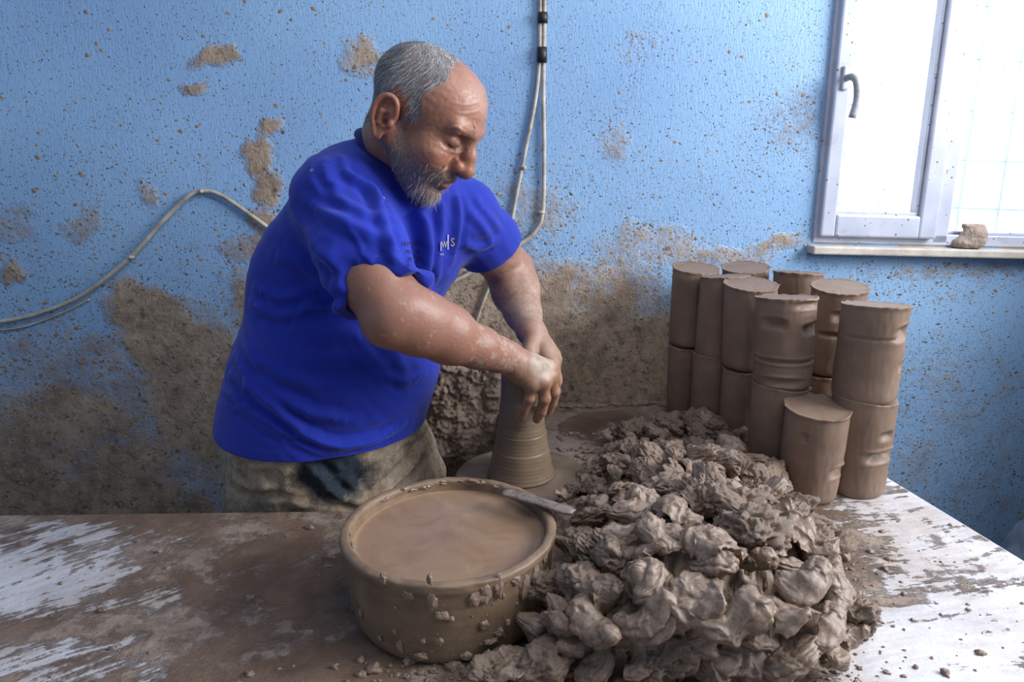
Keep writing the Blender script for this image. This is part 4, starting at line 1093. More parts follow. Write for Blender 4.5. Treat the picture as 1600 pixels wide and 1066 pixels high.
def head(S):
    E = lambda c, r, k, op='add', rot=HM: S.ell(H(*c), np.array(r) * HS, rot, k, op)
    Cn = lambda a, b, r1, r2, k, op='add': S.cone(H(*a), H(*b), r1 * HS, r2 * HS, k, op)
    E((-.006, 0, .038), (.093, .0755, .073), .01)
    E((.033, 0, .049), (.062, .064, .057), .02)
    E((.046, 0, -.010), (.052, .058, .080), .022)
    E((.036, 0, -.058), (.050, .048, .034), .02)
    for s in (-1, 1):
        Cn((-.004, s * .058, -.030), (.062, s * .020, -.082), .019, .020, .022)
        Cn((.094, s * .010, .037), (.082, s * .046, .038), .0085, .0095, .014)
        E((.065, s * .046, -.014), (.024, .020, .017), .020)
        E((.060, s * .038, -.036), (.028, .022, .028), .022)
        E((.099, s * .031, .0175), (.017, .018, .0115), .012, 'sub')
        E((.0770, s * .0330, .0155), (.0165, .0185, .0130), .004)              # closed-looking lid over the ball
        Cn((.0895, s * .0190, .0085), (.0910, s * .031, .0062), .0014, .0018, .0014, 'sub')
        Cn((.0910, s * .031, .0062), (.0835, s * .0485, .0090), .0018, .0012, .0014, 'sub')
        E((.1000, s * .0300, .0235), (.0085, .016, .0040), .006, 'sub')
        Cn((.0868, s * .020, .0030), (.0880, s * .032, .0010), .0030, .0034, .003); Cn((.0880, s * .032, .0010), (.0800, s * .047, .0040), .0034, .0026, .003)           # lower lid
        E((.1030, s * .0140, -.0185), (.0130, .0085, .0105), .009)                            # wing of the nose
        E((.1065, s * .0085, -.0290), (.0055, .0035, .0040), .002, 'sub')
        Cn((.098, s * .0225, -.014), (.086, s * .034, -.040), .0018, .0024, .008, 'sub')     # nasolabial fold
        Cn((.0965, s * .0235, -.012), (.0960, s * .0240, -.028), .0014, .0014, .004, 'sub')
    Cn((.092, 0, .030), (.107, 0, .004), .0095, .0112, .009)
    Cn((.107, 0, .004), (.1145, 0, -.014), .0110, .0125, .005)
    E((.1160, 0, -.0190), (.0135, .0135, .0120), .006)
    E((.088, 0, -.044), (.018, .030, .018), .012)
    E((.0985, 0, -.0470), (.0085, .0210, .0062), .004); E((.0965, 0, -.0585), (.0090, .0185, .0068), .004)
    Cn((.1075, 0, -.0528), (.092, .024, -.0535), .0012, .0010, .003, 'sub'); Cn((.1075, 0, -.0528), (.092, -.024, -.0535), .0012, .0010, .003, 'sub')
    E((.078, 0, -.086), (.024, .026, .020), .014)
    # ears
    for s in (-1, 1):
        c = np.array([-.010, s * .0770, -.010]); ce, se = math.cos(.12), math.sin(.12)
        def e(x, z, o=0.0): return (c[0] + x * ce - z * se * .9, c[1] + s * (.006 + o), c[2] + z * ce + x * se)
        E(e(-.001, .003, -.003), (.0175, .0095, .0305), .006); E(e(-.007, .010, .004), (.0120, .0060, .0230), .005)
        E(e(-.001, -.028, .000), (.0085, .0048, .0105), .005)
        rimp = [e(.012, .008, .000), e(.0135, .020, .0025), e(.006, .0315, .005), (e(-.006, .0325, .008)), e(-.0155, .023, .0105), e(-.0185, .008, .011), e(-.0155, -.008, .009), e(-.010, -.020, .0055), e(-.004, -.031, .003)]
        rimp = spline(rimp, 30)
        for a_, b_ in zip(rimp[:-1], rimp[1:]): Cn(a_, b_, .0036, .0036, .002)
        E(e(.003, -.002, .009), (.0085, .0070, .0125), .003, 'sub')
        E(e(-.003, .017, .0085), (.0085, .0045, .0085), .003, 'sub')
        Cn(e(-.012, .012, .008), e(-.009, -.010, .0065), .0020, .0016, .003, 'sub')
        Cn(e(-.006, .008, .0055), e(-.006, -.010, .0050), .0030, .0028, .003)
        E(e(.0125, -.005, .002), (.0045, .0045, .006), .004)                                  # tragus
        E(e(.004, -.006, .004), (.0045, .008, .0055), .002, 'sub')
    # neck
    S.chain([(H(-.022, 0, -.010), .054), (H(-.018, 0, -.050), .051), (NCK, .051), (NCK - UPV * .07, .052)], .012)
    S.chain([(H(-.010, -.046, -.030), .014), (NCK + FRT * .030 - SHD * .024, .012)], .02)
def trunk(S):
    S.ell(P(580, 380, 1.31), (.085, .14, .14), TB, .03); S.ell(J['belly'], (.160, .165, .17), TB, .05); S.ell(J['hip'], (.165, .175, .12), TB, .05)
    S.chain([(J['rsh'], .045), (J['neck'] - UPV * .07 - FRT * .02, .045), (J['lsh'], .045)], .02)
    for a_, b_, c_, s in ((J['rth'], kneeR, footR, 1), (J['lth'], kneeL, footL, 1)):
        S.chain([(J['hip'] * .35 + a_ * .65 + np.array([0, 0, .04]), .10), (a_, .09), (b_, .058), (c_, .042)], .03)
def build_body():
    parts = []
    def grid(lo, hi, res, fns, cuts=()):
        S = SDF(lo, hi, res)
        for f in fns: f(S)
        for p, n in cuts: S.half(p, n)
        V, F = S.mesh(); parts.append((V, F))
    hc = H(.01, 0, 0)
    grid(hc - np.array([.165, .15, .20]), hc + np.array([.165, .15, .175]), .0014, [head], [(J['neck'] - UPV * .035, -UPV)])
    nH = len(parts[0][0])
    lo = np.min([J['rsh'] - .09, J['rel'] - .10, J['rwr'] - .09, P(817, 652, 1.25) - .03], 0); hi = np.max([J['rsh'] + .07, P(869, 596, 1.305) + .04], 0)
    lo[2] = P(817, 660, 1.28)[2] - .02
    grid(lo, hi, .0019, [lambda S: arms_r(S), rhand], [(J['rsh'] + (J['rel'] - J['rsh']) * .1, J['rsh'] - J['rel'])])
    lo = np.min([J['lsh'] - .07, P(812, 600, 1.31) - .03], 0); hi = np.max([J['lel'] + .08, P(870, 592, 1.42) + .03, J['lsh'] + .07], 0)
    lo[2] = P(850, 645, 1.36)[2] - .02
    grid(lo, hi, .0019, [lambda S: arms_l(S), lhand], [(J['lsh'] + (J['lel'] - J['lsh']) * .1, J['lsh'] - J['lel'])])
    ext = np.array([.26, .26, .2])
    grid(np.array([J['hip'][0] - .3, J['hip'][1] - .26, .02]), np.array([J['lsh'][0] + .08, J['lsh'][1] + .2, J['rsh'][2] + .09]), .006, [trunk])
    return parts, nH
def arms_r(S):
    S.chain([(J['rsh'], .044), (P(562, 400, 1.115), .050), (P(588, 440, 1.10), .0520), (P(614, 490, 1.085), .0460)], .02)
    S.chain([(P(614, 492, 1.085), .0455), (P(652, 507, 1.112), .0475), (P(702, 527, 1.150), .0425), (P(748, 543, 1.190), .0345), (P(778, 554, 1.222), .0285), (J['rwr'], .0262)], .016)
    S.ell(P(602, 512, 1.085), (.024, .024, .022), k=.03)
    S.chain([(P(642, 482, 1.09), .031), (P(700, 508, 1.14), .028)], .03)
    S.chain([(P(625, 470, 1.075), .003), (P(650, 495, 1.062), .003)], .012, 'sub')
def arms_l(S):
    S.chain([(J['lsh'], .060), (P(765, 385, 1.41), .050), (J['lel'], .047)], .02)
    S.chain([(J['lel'], .047), (P(806, 455, 1.455), .0475), (P(817, 488, 1.415), .0350), (J['lwr'], .0265)], .018)

def seg_dist(Q, a, b):
    ab = b - a; t = np.clip(((Q - a) @ ab) / (ab @ ab), 0, 1); return np.linalg.norm(Q - a - t[:, None] * ab, axis=1)
def front_point(px, py):
    k = np.where((np.abs(x_ - px) < 5) & (np.abs(y_ - py) < 5))[0]
    return None if len(k) == 0 else V[k[np.argmin(z_[k])]].astype(float)
def fold(pts, amp, w):
    """press a crease (amp<0) or raise a ridge (amp>0) along a line on the cloth"""
    global disp
    q = [front_point(*p) for p in spline([(a_, b_, 0) for a_, b_ in pts], len(pts) * 4)[:, :2]]; q = [p for p in q if p is not None]
    q = [a_ for k_, a_ in enumerate(q) if k_ == 0 or np.linalg.norm(a_ - q[k_ - 1]) < .12]
    if len(q) < 2: return
    Q = np.array(q); lo, hi = Q.min(0) - 4 * w, Q.max(0) + 4 * w
    s = np.where(np.all((V > lo) & (V < hi), 1))[0]
    d = np.full(len(s), 9.0); tt = np.zeros(len(s))
    for k_ in range(len(Q) - 1):
        if np.linalg.norm(Q[k_ + 1] - Q[k_]) < 1e-5: continue
        e = seg_dist(V[s], Q[k_], Q[k_ + 1]); tt = np.where(e < d, (k_ + .5) / (len(Q) - 1), tt); d = np.minimum(d, e)
    fade = np.clip(np.sin(np.pi * np.clip(tt, .04, .96)) * 2.2, 0, 1)
    g = np.exp(-(d / w) ** 2) - .42 * np.exp(-((d - 1.9 * w) / (w * .9)) ** 2)      # cloth bulges beside a crease
    disp[s] += amp * fade * g
# skin -------------------------------------------------------------------------
def skin_mat():
    n = NT('weathered_skin'); c = n.attr('Col', 'Color'); cl = n.attr('clay')
    mot = n.noise(60, 4, 0.6); c = n.mix(n.math('MULTIPLY', n.math('SUBTRACT', mot, 0.35), 0.55, clamp=True), c, s2l(142, 90, 74))
    clay_c = n.ramp(n.noise(70, 4), [(0.35, s2l(148, 124, 106)), (0.65, s2l(182, 162, 146))])
    c = n.mix(cl, c, clay_c)
    pore = n.noise(900, 3, 0.6); wr_ = n.noise(180, 4, 0.6)
    h = n.math('ADD', n.math('MULTIPLY', pore, 0.4), n.math('ADD', wr_, n.math('MULTIPLY', n.math('MULTIPLY', n.noise(220, 4, 0.7), cl), 1.5)))
    r = n.math('ADD', 0.40, n.math('MULTIPLY', cl, 0.25))
    return n.done(c, r, n.bump(h, 0.35, 0.0016), **{'Subsurface Weight': 0.12, 'Subsurface Radius': (0.012, 0.005, 0.003), 'Subsurface Scale': 0.6, 'Specular IOR Level': 0.45})
M_skin = skin_mat()
person = empty('person', (float(J['hip'][0]), float(J['hip'][1]), 0), 'grey-bearded man in a blue T-shirt leaning over the wheel, hands round the clay column', 'person')
PO = np.array(person.location)
parts, nH = build_body()
V, F = parts[0]; V = V.astype(float); x_, y_, z_ = proj(V); N = vnormals(mesh_np('tmp', V, F)); disp = np.zeros(len(V), np.float32)
for pts, a_, w_ in [([(692, 231), (704, 240), (722, 243), (738, 236)], -.0007, .0022), ([(690, 222), (680, 219), (670, 213)], -.0004, .0016), ([(690, 228), (680, 231), (671, 236)], -.0004, .0016), ([(688, 225), (677, 225), (668, 224)], -.0003, .0015),
                    ([(716, 248), (704, 258), (697, 272), (694, 286)], -.0012, .0035), ([(698, 204), (716, 203), (734, 212)], -.0010, .0022), ([(745, 196), (748, 206), (746, 214)], -.0014, .0020),
                    ([(712, 165), (735, 168), (758, 160)], -.0004, .0022), ([(716, 150), (738, 152), (760, 145)], -.0003, .0022), ([(716, 180), (735, 182), (755, 176)], -.0005, .0022)]:
    fold(pts, a_, w_)
V = V + N * (disp + .0005 * noise(V, 110, 3) + .0008 * noise(V, 40, 6))[:, None]; parts[0] = (V.astype(np.float32), F)
V, F = join(parts)
def local(Vw): return ((Vw - HO) @ HM) / HS
L_ = local(V); isH = np.arange(len(V)) < nH
col = np.tile(np.array(s2l(160, 112, 90)[:3], np.float32), (len(V), 1))
def paint(c, mask):
    global col
    col = col * (1 - mask[:, None]) + np.array(c[:3], np.float32) * mask[:, None]
def lb(c, r): return np.exp(-(((L_ - np.array(c)) / np.array(r)) ** 2).sum(1)) * isH
red = s2l(170, 100, 84); dark = s2l(122, 80, 64); pale = s2l(198, 152, 134)
for s in (-1, 1):
    paint(s2l(96, 56, 44), .6 * lb((-.006, s * .088, -.012), (.008, .012, .012)))  # hollow of the ear darkened: shade painted into the skin colour
    paint(red, .55 * lb((.075, s * .040, -.018), (.02, .02, .016))); paint(red, .5 * lb((.106, s * .014, -.018), (.012, .01, .012)))
    paint(dark, .5 * lb((.088, s * .031, .020), (.012, .018, .010))); paint(dark, .45 * lb((.084, s * .034, -.003), (.01, .014, .006)))
    paint(red, .5 * lb((-.010, s * .085, .004), (.03, .014, .045)))
for s in (-1, 1):
    for q in np.linspace(.019, .048, 24): paint(s2l(52, 34, 30), .75 * lb((.0915 - 26 * (q - .028) ** 2, s * q, .0066 + 9 * (q - .030) ** 2), (.0035, .0014, .0012)))
    paint(dark, .45 * lb((.090, s * .030, .026), (.012, .018, .004)))  # shade of the crease above the lid, painted into the skin
paint(red, .6 * lb((.118, 0, -.02), (.014, .014, .012))); paint(pale, .5 * lb((.075, -.02, .085), (.05, .05, .03)))
paint(s2l(158, 92, 84), .8 * lb((.1, 0, -.053), (.012, .02, .008)))
# stubble and scalp shade under the hair
def beard_mask(L):
    x, y, z = L[:, 0], np.abs(L[:, 1]), L[:, 2]
    line = np.interp(x, [-.01, .015, .04, .065, .085, .12], [.020, -.004, -.024, -.034, -.030, -.029])
    b = (z < line) & (x > -.012) & (z > -.125) & (z > -.052 - x * 1.2)
    lips = (np.abs(z + .0545) < .0058) & (y < .019) & (x > .09)
    return b & ~lips & ~((y > .069) & (x < .014) & (z > -.055))
def hair_mask(L):
    x, y, z = L[:, 0], np.abs(L[:, 1]), L[:, 2]
    front = np.interp(z, [-.02, .015, .04, .065, .09, .112, .135], [.012, .022, .028, .028, .022, .018, .012])
    front = front - .0 + .008 * np.sin(z * 90)
    low = np.interp(x, [-.11, -.05, -.026, -.02, .014, .05], [-.052, -.050, -.030, .040, .040, .0])
    ear = (y > .070) & (x > -.032) & (x < .008) & (z < .036)
    return (x < front) & (z > low) & ~ear | ((x < front) & (x > .008) & (z > -.004) & (z <= .045))
bm = beard_mask(L_) & isH; hm = hair_mask(L_) & isH
paint(s2l(120, 96, 86), .55 * bm.astype(np.float32)); paint(s2l(112, 98, 94), .75 * hm.astype(np.float32))
cl = np.zeros(len(V), np.float32)
x_, y_, z_ = proj(V)
nz1 = fbm(V, 60, 3, 3); nz2 = fbm(V, 160, 2, 9)
notH = ~isH
idx = np.arange(len(V)); nR = nH + len(parts[1][0]); nL = nR + len(parts[2][0])
isR = (idx >= nH) & (idx < nR); isL = (idx >= nR) & (idx < nL)
paint(s2l(154, 110, 91), .9 * (isR | isL).astype(np.float32))
tR = ((V - J['rel']) @ unit(J['rwr'] - J['rel'])) / np.linalg.norm(J['rwr'] - J['rel'])
tL = ((V - J['lel']) @ unit(J['lwr'] - J['lel'])) / np.linalg.norm(J['lwr'] - J['lel'])
cl = np.where(isR, np.clip((nz1 + nz2 * .5 - .42 + np.clip((tR - .45) * 1.1, -.2, .75)) * 1.8, 0, .6), cl)
cl = np.where(isL, np.clip((nz1 * .5 + nz2 * .3 - .05 + np.clip((tL + .1) * .9, -.3, .9)) * .9, 0, .62), cl)
wetc = s2l(150, 108, 80)
paint(wetc, (isR & (tR > 1.02)) * np.clip((tR - 1.02) * 6, 0, .75)); paint(wetc, (isL & (tL > .9)) * .7)
cl = np.where(isR & (tR > 1.0) & (z_ > 0), cl * .45, cl)
patch = np.exp(-(((x_ - 848) / 17) ** 2 + ((y_ - 566) / 27) ** 2) ** 2) * isR * (z_ < 1.29)
cl = np.maximum(cl, patch * 1.0); paint(s2l(215, 196, 184), patch)
cl = np.where(isL & (tL > 1.0), cl * .6, cl)
me = mesh_np('body', V - PO, F); vcol(me, 'Col', col); vfloat(me, 'clay', cl)
body = link('body', me, M_skin, person)
NB = vnormals(me)

# hair, beard and brows: thousands of short strands --------------------------------
def hair_mat():
    n = NT('grey_hair'); c = n.attr('Col', 'Color')
    return n.done(c, 0.45, None, **{'Specular IOR Level': 0.5})
M_hair = hair_mat()
def strands(name, pts, dirs, lens, wid, cols, droop, parent, norms, kind=None):
    m_ = len(pts); K = 4
    t = np.linspace(0, 1, K)
    d0 = dirs / np.linalg.norm(dirs, axis=1)[:, None]
    side = np.cross(d0, norms); side /= (np.linalg.norm(side, axis=1)[:, None] + 1e-9)
    P_ = pts[:, None] + d0[:, None] * (lens[:, None] * t)[:, :, None] + droop[:, None] * ((t ** 2)[None, :, None] * lens[:, None, None])
    w = wid[:, None] * (1 - t * .75)[None]
    A_ = P_ + side[:, None] * w[:, :, None] * .5; B_ = P_ - side[:, None] * w[:, :, None] * .5
    Vv = np.stack([A_, B_], 2).reshape(-1, 3)
    base = (np.arange(m_) * K * 2)[:, None]; k = np.arange(K - 1) * 2
    Ff = np.stack([base + k, base + k + 1, base + k + 3, base + k + 2], -1).reshape(-1, 4)
    me = mesh_np(name, Vv - PO, Ff); vcol(me, 'Col', np.repeat(cols, K * 2, 0))
    return link(name, me, M_hair, parent)
rs = np.random.RandomState(12)
Vh, Lh, Nh = V[:nH], L_[:nH], NB[:nH]
def hl(v): return v @ HM.T
# scalp hair
cand = np.where(hm[:nH])[0]; pick = rs.choice(cand, min(len(cand), 15000), replace=False)
L0 = Lh[pick]; N0 = Nh[pick]
thin = np.interp(L0[:, 2], [.09, .12], [0, 1]) * np.interp(L0[:, 0], [-.04, .02], [0, .55]); keep = rs.rand(len(pick)) > thin; pick, L0, N0 = pick[keep], L0[keep], N0[keep]
flow_side = np.stack([-.15 + 0 * L0[:, 0], 0 * L0[:, 0], -1 + 0 * L0[:, 0]], 1)       # sides fall straight down
flow_top = np.stack([.8 + 0 * L0[:, 0], .35 * np.sign(L0[:, 1] + .001), -.1 + 0 * L0[:, 0]], 1)
kk = np.clip((L0[:, 2] - .07) / .05, 0, 1)[:, None]
fl_ = hl(flow_side * (1 - kk) + flow_top * kk)
fl_ = fl_ - N0 * (fl_ * N0).sum(1)[:, None]; fl_ /= np.linalg.norm(fl_, axis=1)[:, None]
dirs = fl_ * .95 + N0 * .42 + rs.normal(size=N0.shape) * .16
g_ = np.clip(.20 + .24 * rs.rand(len(pick)) ** 1.5 + .25 * (rs.rand(len(pick)) < .3) - .10 * (L0[:, 0] < -.05) + .08 * noise(Vh[pick], 60, 3), .05, .8)
cols = np.stack([g_, g_ * .96, g_ * .97], 1)
strands('hair', Vh[pick] - N0 * .001, dirs, rs.uniform(.010, .019, len(pick)) * (1 - .35 * (L0[:, 2] < .02)), rs.uniform(.0005, .0009, len(pick)), cols, -N0 * .30, person, N0)['kind'] = 'stuff'
# wisps over the bald front
mk = (Lh[:, 2] > .085) & (Lh[:, 0] > .02) & (Lh[:, 0] < .075) & (np.abs(Lh[:, 1]) < .055) & (Lh[:, 1] > -.03)
cand = np.where(mk)[0]; pk = rs.choice(cand, 260, replace=False)
fl_ = hl(np.stack([.7 + 0 * pk, -.4 + rs.normal(size=len(pk)) * .5, .1 + 0 * pk], 1)); N0 = Nh[pk]
strands('hair_wisp', Vh[pk], fl_ * .8 + N0 * .5, rs.uniform(.014, .028, len(pk)), np.full(len(pk), .00030), np.repeat([[.52, .48, .45]], len(pk), 0), -N0 * .4, person, N0)['kind'] = 'stuff'
# beard
cand = np.where(bm[:nH])[0]; pick = rs.choice(cand, min(len(cand), 15000), replace=False)
L0 = Lh[pick]; N0 = Nh[pick]
dens = np.interp(L0[:, 2] - np.interp(L0[:, 0], [-.01, .015, .04, .065, .085, .12], [.020, -.004, -.024, -.034, -.030, -.029]), [-.022, 0], [1, .25])
neckf = np.interp(L0[:, 2] + L0[:, 0] * .6, [-.11, -.075], [.35, 1])
keep = rs.rand(len(pick)) < np.maximum(dens * neckf, (L0[:, 0] > .09) * 1.0) ; pick, L0, N0 = pick[keep], L0[keep], N0[keep]
fw = hl(np.stack([.35 - 0 * L0[:, 0], np.sign(L0[:, 1]) * .15, -1 + 0 * L0[:, 0]], 1)); fw = fw - N0 * (fw * N0).sum(1)[:, None] * .7
must = (L0[:, 2] > -.05) & (L0[:, 0] > .082)
fm = hl(np.stack([-.25 + 0 * L0[:, 0], np.sign(L0[:, 1]) * .9, -.9 + 0 * L0[:, 0]], 1))
fw[must] = fm[must] + N0[must] * .3
dirs = fw * .8 + N0 * .55 + rs.normal(size=N0.shape) * .30
chin = np.clip((L0[:, 0] - .05) / .03, 0, 1) * np.clip((-L0[:, 2] - .058) / .015, 0, 1)
g_ = .14 + .20 * rs.rand(len(pick)) ** 1.4 + .30 * (rs.rand(len(pick)) < .22 + .4 * chin) - .07 * must
cols = np.stack([g_, g_ * .90, g_ * .82], 1)
ln = rs.uniform(.005, .009, len(pick)) + .006 * chin + .005 * must
strands('beard', Vh[pick] - N0 * .0005, dirs, ln, rs.uniform(.0004, .0008, len(pick)), cols, np.tile([0, 0, -.25], (len(pick), 1)), person, N0)['kind'] = 'stuff'
for s in (-1, 1):
    ye = Lh[:, 1] * s
    zc = .0375 - 26 * (ye - .026) ** 2 * .3
    mk = (ye > .009) & (ye < .050) & (np.abs(Lh[:, 2] - zc + .001) < .0060) & (Lh[:, 0] > .065)
    cand = np.where(mk)[0]; pk = rs.choice(cand, min(len(cand), 760), replace=False); N0 = Nh[pk]
    fl_ = hl(np.stack([-.1 + 0 * pk, s * .9 + rs.normal(size=len(pk)) * .2, .15 + rs.normal(size=len(pk)) * .3], 1))
    g_ = .12 + .38 * rs.rand(len(pk)) ** 1.5
    strands('eyebrow', Vh[pk], fl_ * .8 + N0 * .45, rs.uniform(.009, .014, len(pk)), np.full(len(pk), .0007), np.stack([g_, g_ * .85, g_ * .75], 1), -N0 * .3, person, N0)['kind'] = 'stuff'
    tl = np.linspace(.018, .046, 46); pl = np.array([H(.0915 - 26 * (q - .028) ** 2, s * q, .0062 + 9 * (q - .030) ** 2) for q in tl])
    N0 = np.tile(HF, (46, 1))
    strands('eyelash', pl - HF * .0015, np.tile(HF * .8 - HU * .7 + s * HL * .2, (46, 1)) + rs.normal(size=(46, 3)) * .12, np.full(46, .0062), np.full(46, .00035), np.full((46, 3), .03), np.tile(HU * .2, (46, 1)), person, N0)['kind'] = 'stuff'

# shirt --------------------------------------------------------------------------
def cloth_mat(name, a, b, spots=0.0, rough=0.75):
    n = NT(name); c = n.ramp(n.noise(6, 4), [(0.3, a), (0.7, b)])
    n1 = n.noise(26, 6, 0.7)
    if spots:
        v = n.n('ShaderNodeTexVoronoi'); n.set(v.inputs['Vector'], n.obj); v.inputs['Scale'].default_value = 38
        sp = n.n('ShaderNodeSeparateColor'); n.set(sp.inputs[0], v.outputs[1])
        m_ = n.math('MULTIPLY', n.math('SUBTRACT', n.math('MULTIPLY', n.math('SUBTRACT', sp.outputs[0], 0.93, clamp=True), 3.0), v.outputs[0]), 12, clamp=True)
        c = n.mix(n.math('MULTIPLY', m_, spots), c, s2l(150, 136, 120))
    weave = n.noise(1500, 2); wr_ = n.noise(18, 3, 0.5)
    h = n.math('ADD', n.math('MULTIPLY', weave, 0.15), n.math('MULTIPLY', wr_, 1.2))
    return n.done(c, rough, n.bump(h, 0.35, 0.004), **{'Specular IOR Level': 0.25, 'Sheen Weight': 0.15, 'Sheen Roughness': 0.5})
M_shirt = cloth_mat('royal_blue_jersey', s2l(22, 40, 148), s2l(30, 50, 168), 0.7)
hem = P(505, 656, 1.43)[2]
slo = np.array([J['hip'][0] - .245, J['rsh'][1] - .13, hem - .03]); shi = np.array([P(805, 380, 1.45)[0] + .02, J['hip'][1] + .26, P(575, 190, 1.25)[2] + .05])
S = SDF(slo, shi, .0026)
pel = np.stack([unit([.93, -.36, 0]), unit([.36, .93, 0]), [0, 0, 1.0]], 1)
S.ell(P(598, 375, 1.285), (.118, .170, .17), TB, .04)
S.ell(P(560, 300, 1.26), (.080, .110, .070), TB, .05)
S.ell(P(528, 440, 1.34), (.125, .165, .17), TB, .05)
S.ell(P(540, 545, 1.365), (.178, .185, .185), TB, .05)
S.ell(P(512, 605, 1.405), (.192, .195, .17), pel, .05)
S.ell(P(502, 668, 1.435), (.200, .205, .16), pel, .04)
S.chain([(J['rsh'] + (J['neck'] - J['rsh']) * .0, .066), (J['neck'] - UPV * .030 - SHD * .03 - FRT * .01, .058)], .04)
S.chain([(J['lsh'], .062), (J['neck'] - UPV * .045 + SHD * .03, .062)], .04)
S.ell(J['neck'] - UPV * .035 - FRT * .02, (.07, .09, .05), TB, .04)
S.half((0, 0, hem), (0, 0, -1), .002)
# sleeves with open cuffs
def sleeve(pts, cuff, d, inner, k):
    Z = SDF(slo, shi, .0026); Z.chain(pts, .03); Z.half(cuff, d, .001)
    c2 = np.array(cuff)
    Z.cone(c2 - d * .05, c2 + d * .05, inner * .85, inner, .004, 'sub')
    a, b = S.a, Z.a; h = np.maximum(k - np.abs(a - b), 0) / k; S.a = np.minimum(a, b) - h * h * k * .25
dr = unit(P(612, 500, 1.075) - P(560, 380, 1.11))
sleeve([(J['rsh'] + np.array([.006, 0, -.006]), .066), (P(562, 385, 1.115), .0690), (P(600, 470, 1.09), .0670), (P(625, 520, 1.08), .066)], P(597, 464, 1.093), dr, .0600, .030)
dl = unit(P(797, 418, 1.475) - P(735, 345, 1.35))
sleeve([(J['lsh'], .064), (P(758, 375, 1.40), .0600), (P(800, 425, 1.485), .0600)], P(766, 400, 1.42), unit(dl * .8 + _U * -.35 + _R * .15), .0550, .025)
# neck opening
nb = P(588, 205, 1.265); nf = P(668, 306, 1.175); NC = (nb + nf) / 2; n1_ = (nf - nb) / 2; n2_ = SHD * .062
nax = unit(np.cross(n1_, n2_)); nax = nax if nax[2] > 0 else -nax
S.chain([(NC - nax * .03, .068), (NC + nax * .10, .081)], .004, 'sub')
V, F = S.mesh()
x_, y_, z_ = proj(V)
me = mesh_np('shirt', V, F); N = vnormals(me)
disp = np.zeros(len(V), np.float32)
for pts, a_, w_ in [
    ([(568, 272), (590, 303), (604, 345), (614, 378), (620, 400)], -.009, .009), ([(472, 314), (523, 336), (588, 361), (626, 388)], -.006, .010),
    ([(534, 262), (574, 285), (606, 325)], -.006, .008), ([(534, 233), (545, 258), (566, 282)], -.004, .007), 
    ([(652, 318), (664, 350), (671, 383), (668, 434), (672, 470)], -.016, .013), ([(690, 310), (695, 345), (690, 400), (686, 460)], -.005, .008), ([(716, 298), (720, 345), (711, 412)], -.008, .008),
    ([(735, 330), (760, 360), (775, 385)], -.004, .008), ([(725, 385), (750, 392), (780, 380)], -.005, .008), ([(745, 300), (765, 335), (790, 368)], -.003, .008),
    ([(345, 572), (391, 611), (438, 650), (480, 682), (534, 700), (591, 690), (632, 668)], -.012, .009), ([(341, 605), (391, 648), (452, 686), (498, 709), (548, 713)], -.006, .007),
    ([(352, 545), (384, 590), (430, 625), (490, 650), (560, 662)], -.007, .010), ([(360, 520), (400, 565), (450, 595), (520, 612)], -.004, .011), ([(350, 630), (400, 668), (440, 690)], -.004, .006),
    ([(388, 478), (427, 492), (491, 482), (540, 486)], -.008, .009), ([(395, 455), (440, 470), (500, 455)], -.005, .010), ([(420, 400), (470, 420), (530, 470)], -.005, .012),
    ([(545, 350), (568, 395), (592, 445)], -.0022, .004), ([(485, 395), (520, 420), (548, 470)], -.007, .010), ([(450, 330), (480, 372), (520, 400), (575, 415)], -.005, .012),
    ([(600, 590), (640, 600), (668, 590)], -.004, .008), ([(560, 470), (600, 520), (630, 570), (640, 620)], -.004, .012), ([(440, 500), (500, 520), (580, 520)], -.004, .012),
    ([(505, 245), (520, 285), (555, 320), (610, 345)], -.0045, .009), ([(480, 275), (500, 300), (545, 318)], -.003, .007)]:
    fold(pts, a_, w_)
# narrow drawn wrinkles over the whole cloth, running with the pull of the arms
wq = V @ np.stack([unit([.55, -.2, -.8]), unit([.8, .1, .55]), unit([-.1, 1, .1])], 1)
disp += .0019 * noise(wq * np.array([5, 26, 8]), 1.0, 3) * np.clip((V[:, 2] - hem) / .08, .25, 1) + .0012 * noise(wq * np.array([9, 60, 12]), 1.0, 8)
low = np.exp(-((V[:, 2] - hem) / .010) ** 2)
disp += .0010 * np.exp(-((V[:, 2] - hem - .017) / .0015) ** 2) * -1.0
V2 = V + N * disp[:, None]
def relax(V, F, it):
    e0 = np.concatenate([F[:, 0], F[:, 1], F[:, 2], F[:, 3]]); e1 = np.concatenate([F[:, 1], F[:, 2], F[:, 3], F[:, 0]])
    n_ = len(V); cnt = np.bincount(e0, minlength=n_) + np.bincount(e1, minlength=n_)
    for _ in range(it):
        a_ = np.stack([np.bincount(e0, V[e1, k], n_) + np.bincount(e1, V[e0, k], n_) for k in range(3)], 1) / cnt[:, None]
        V = V * .4 + a_ * .6
    return V
V2 = relax(V2, F, 2)
shirt = link('shirt', mesh_np('shirt', V2 - PO, F), M_shirt, person)
N = vnormals(shirt.data); V = V2; x_, y_, z_ = proj(V)
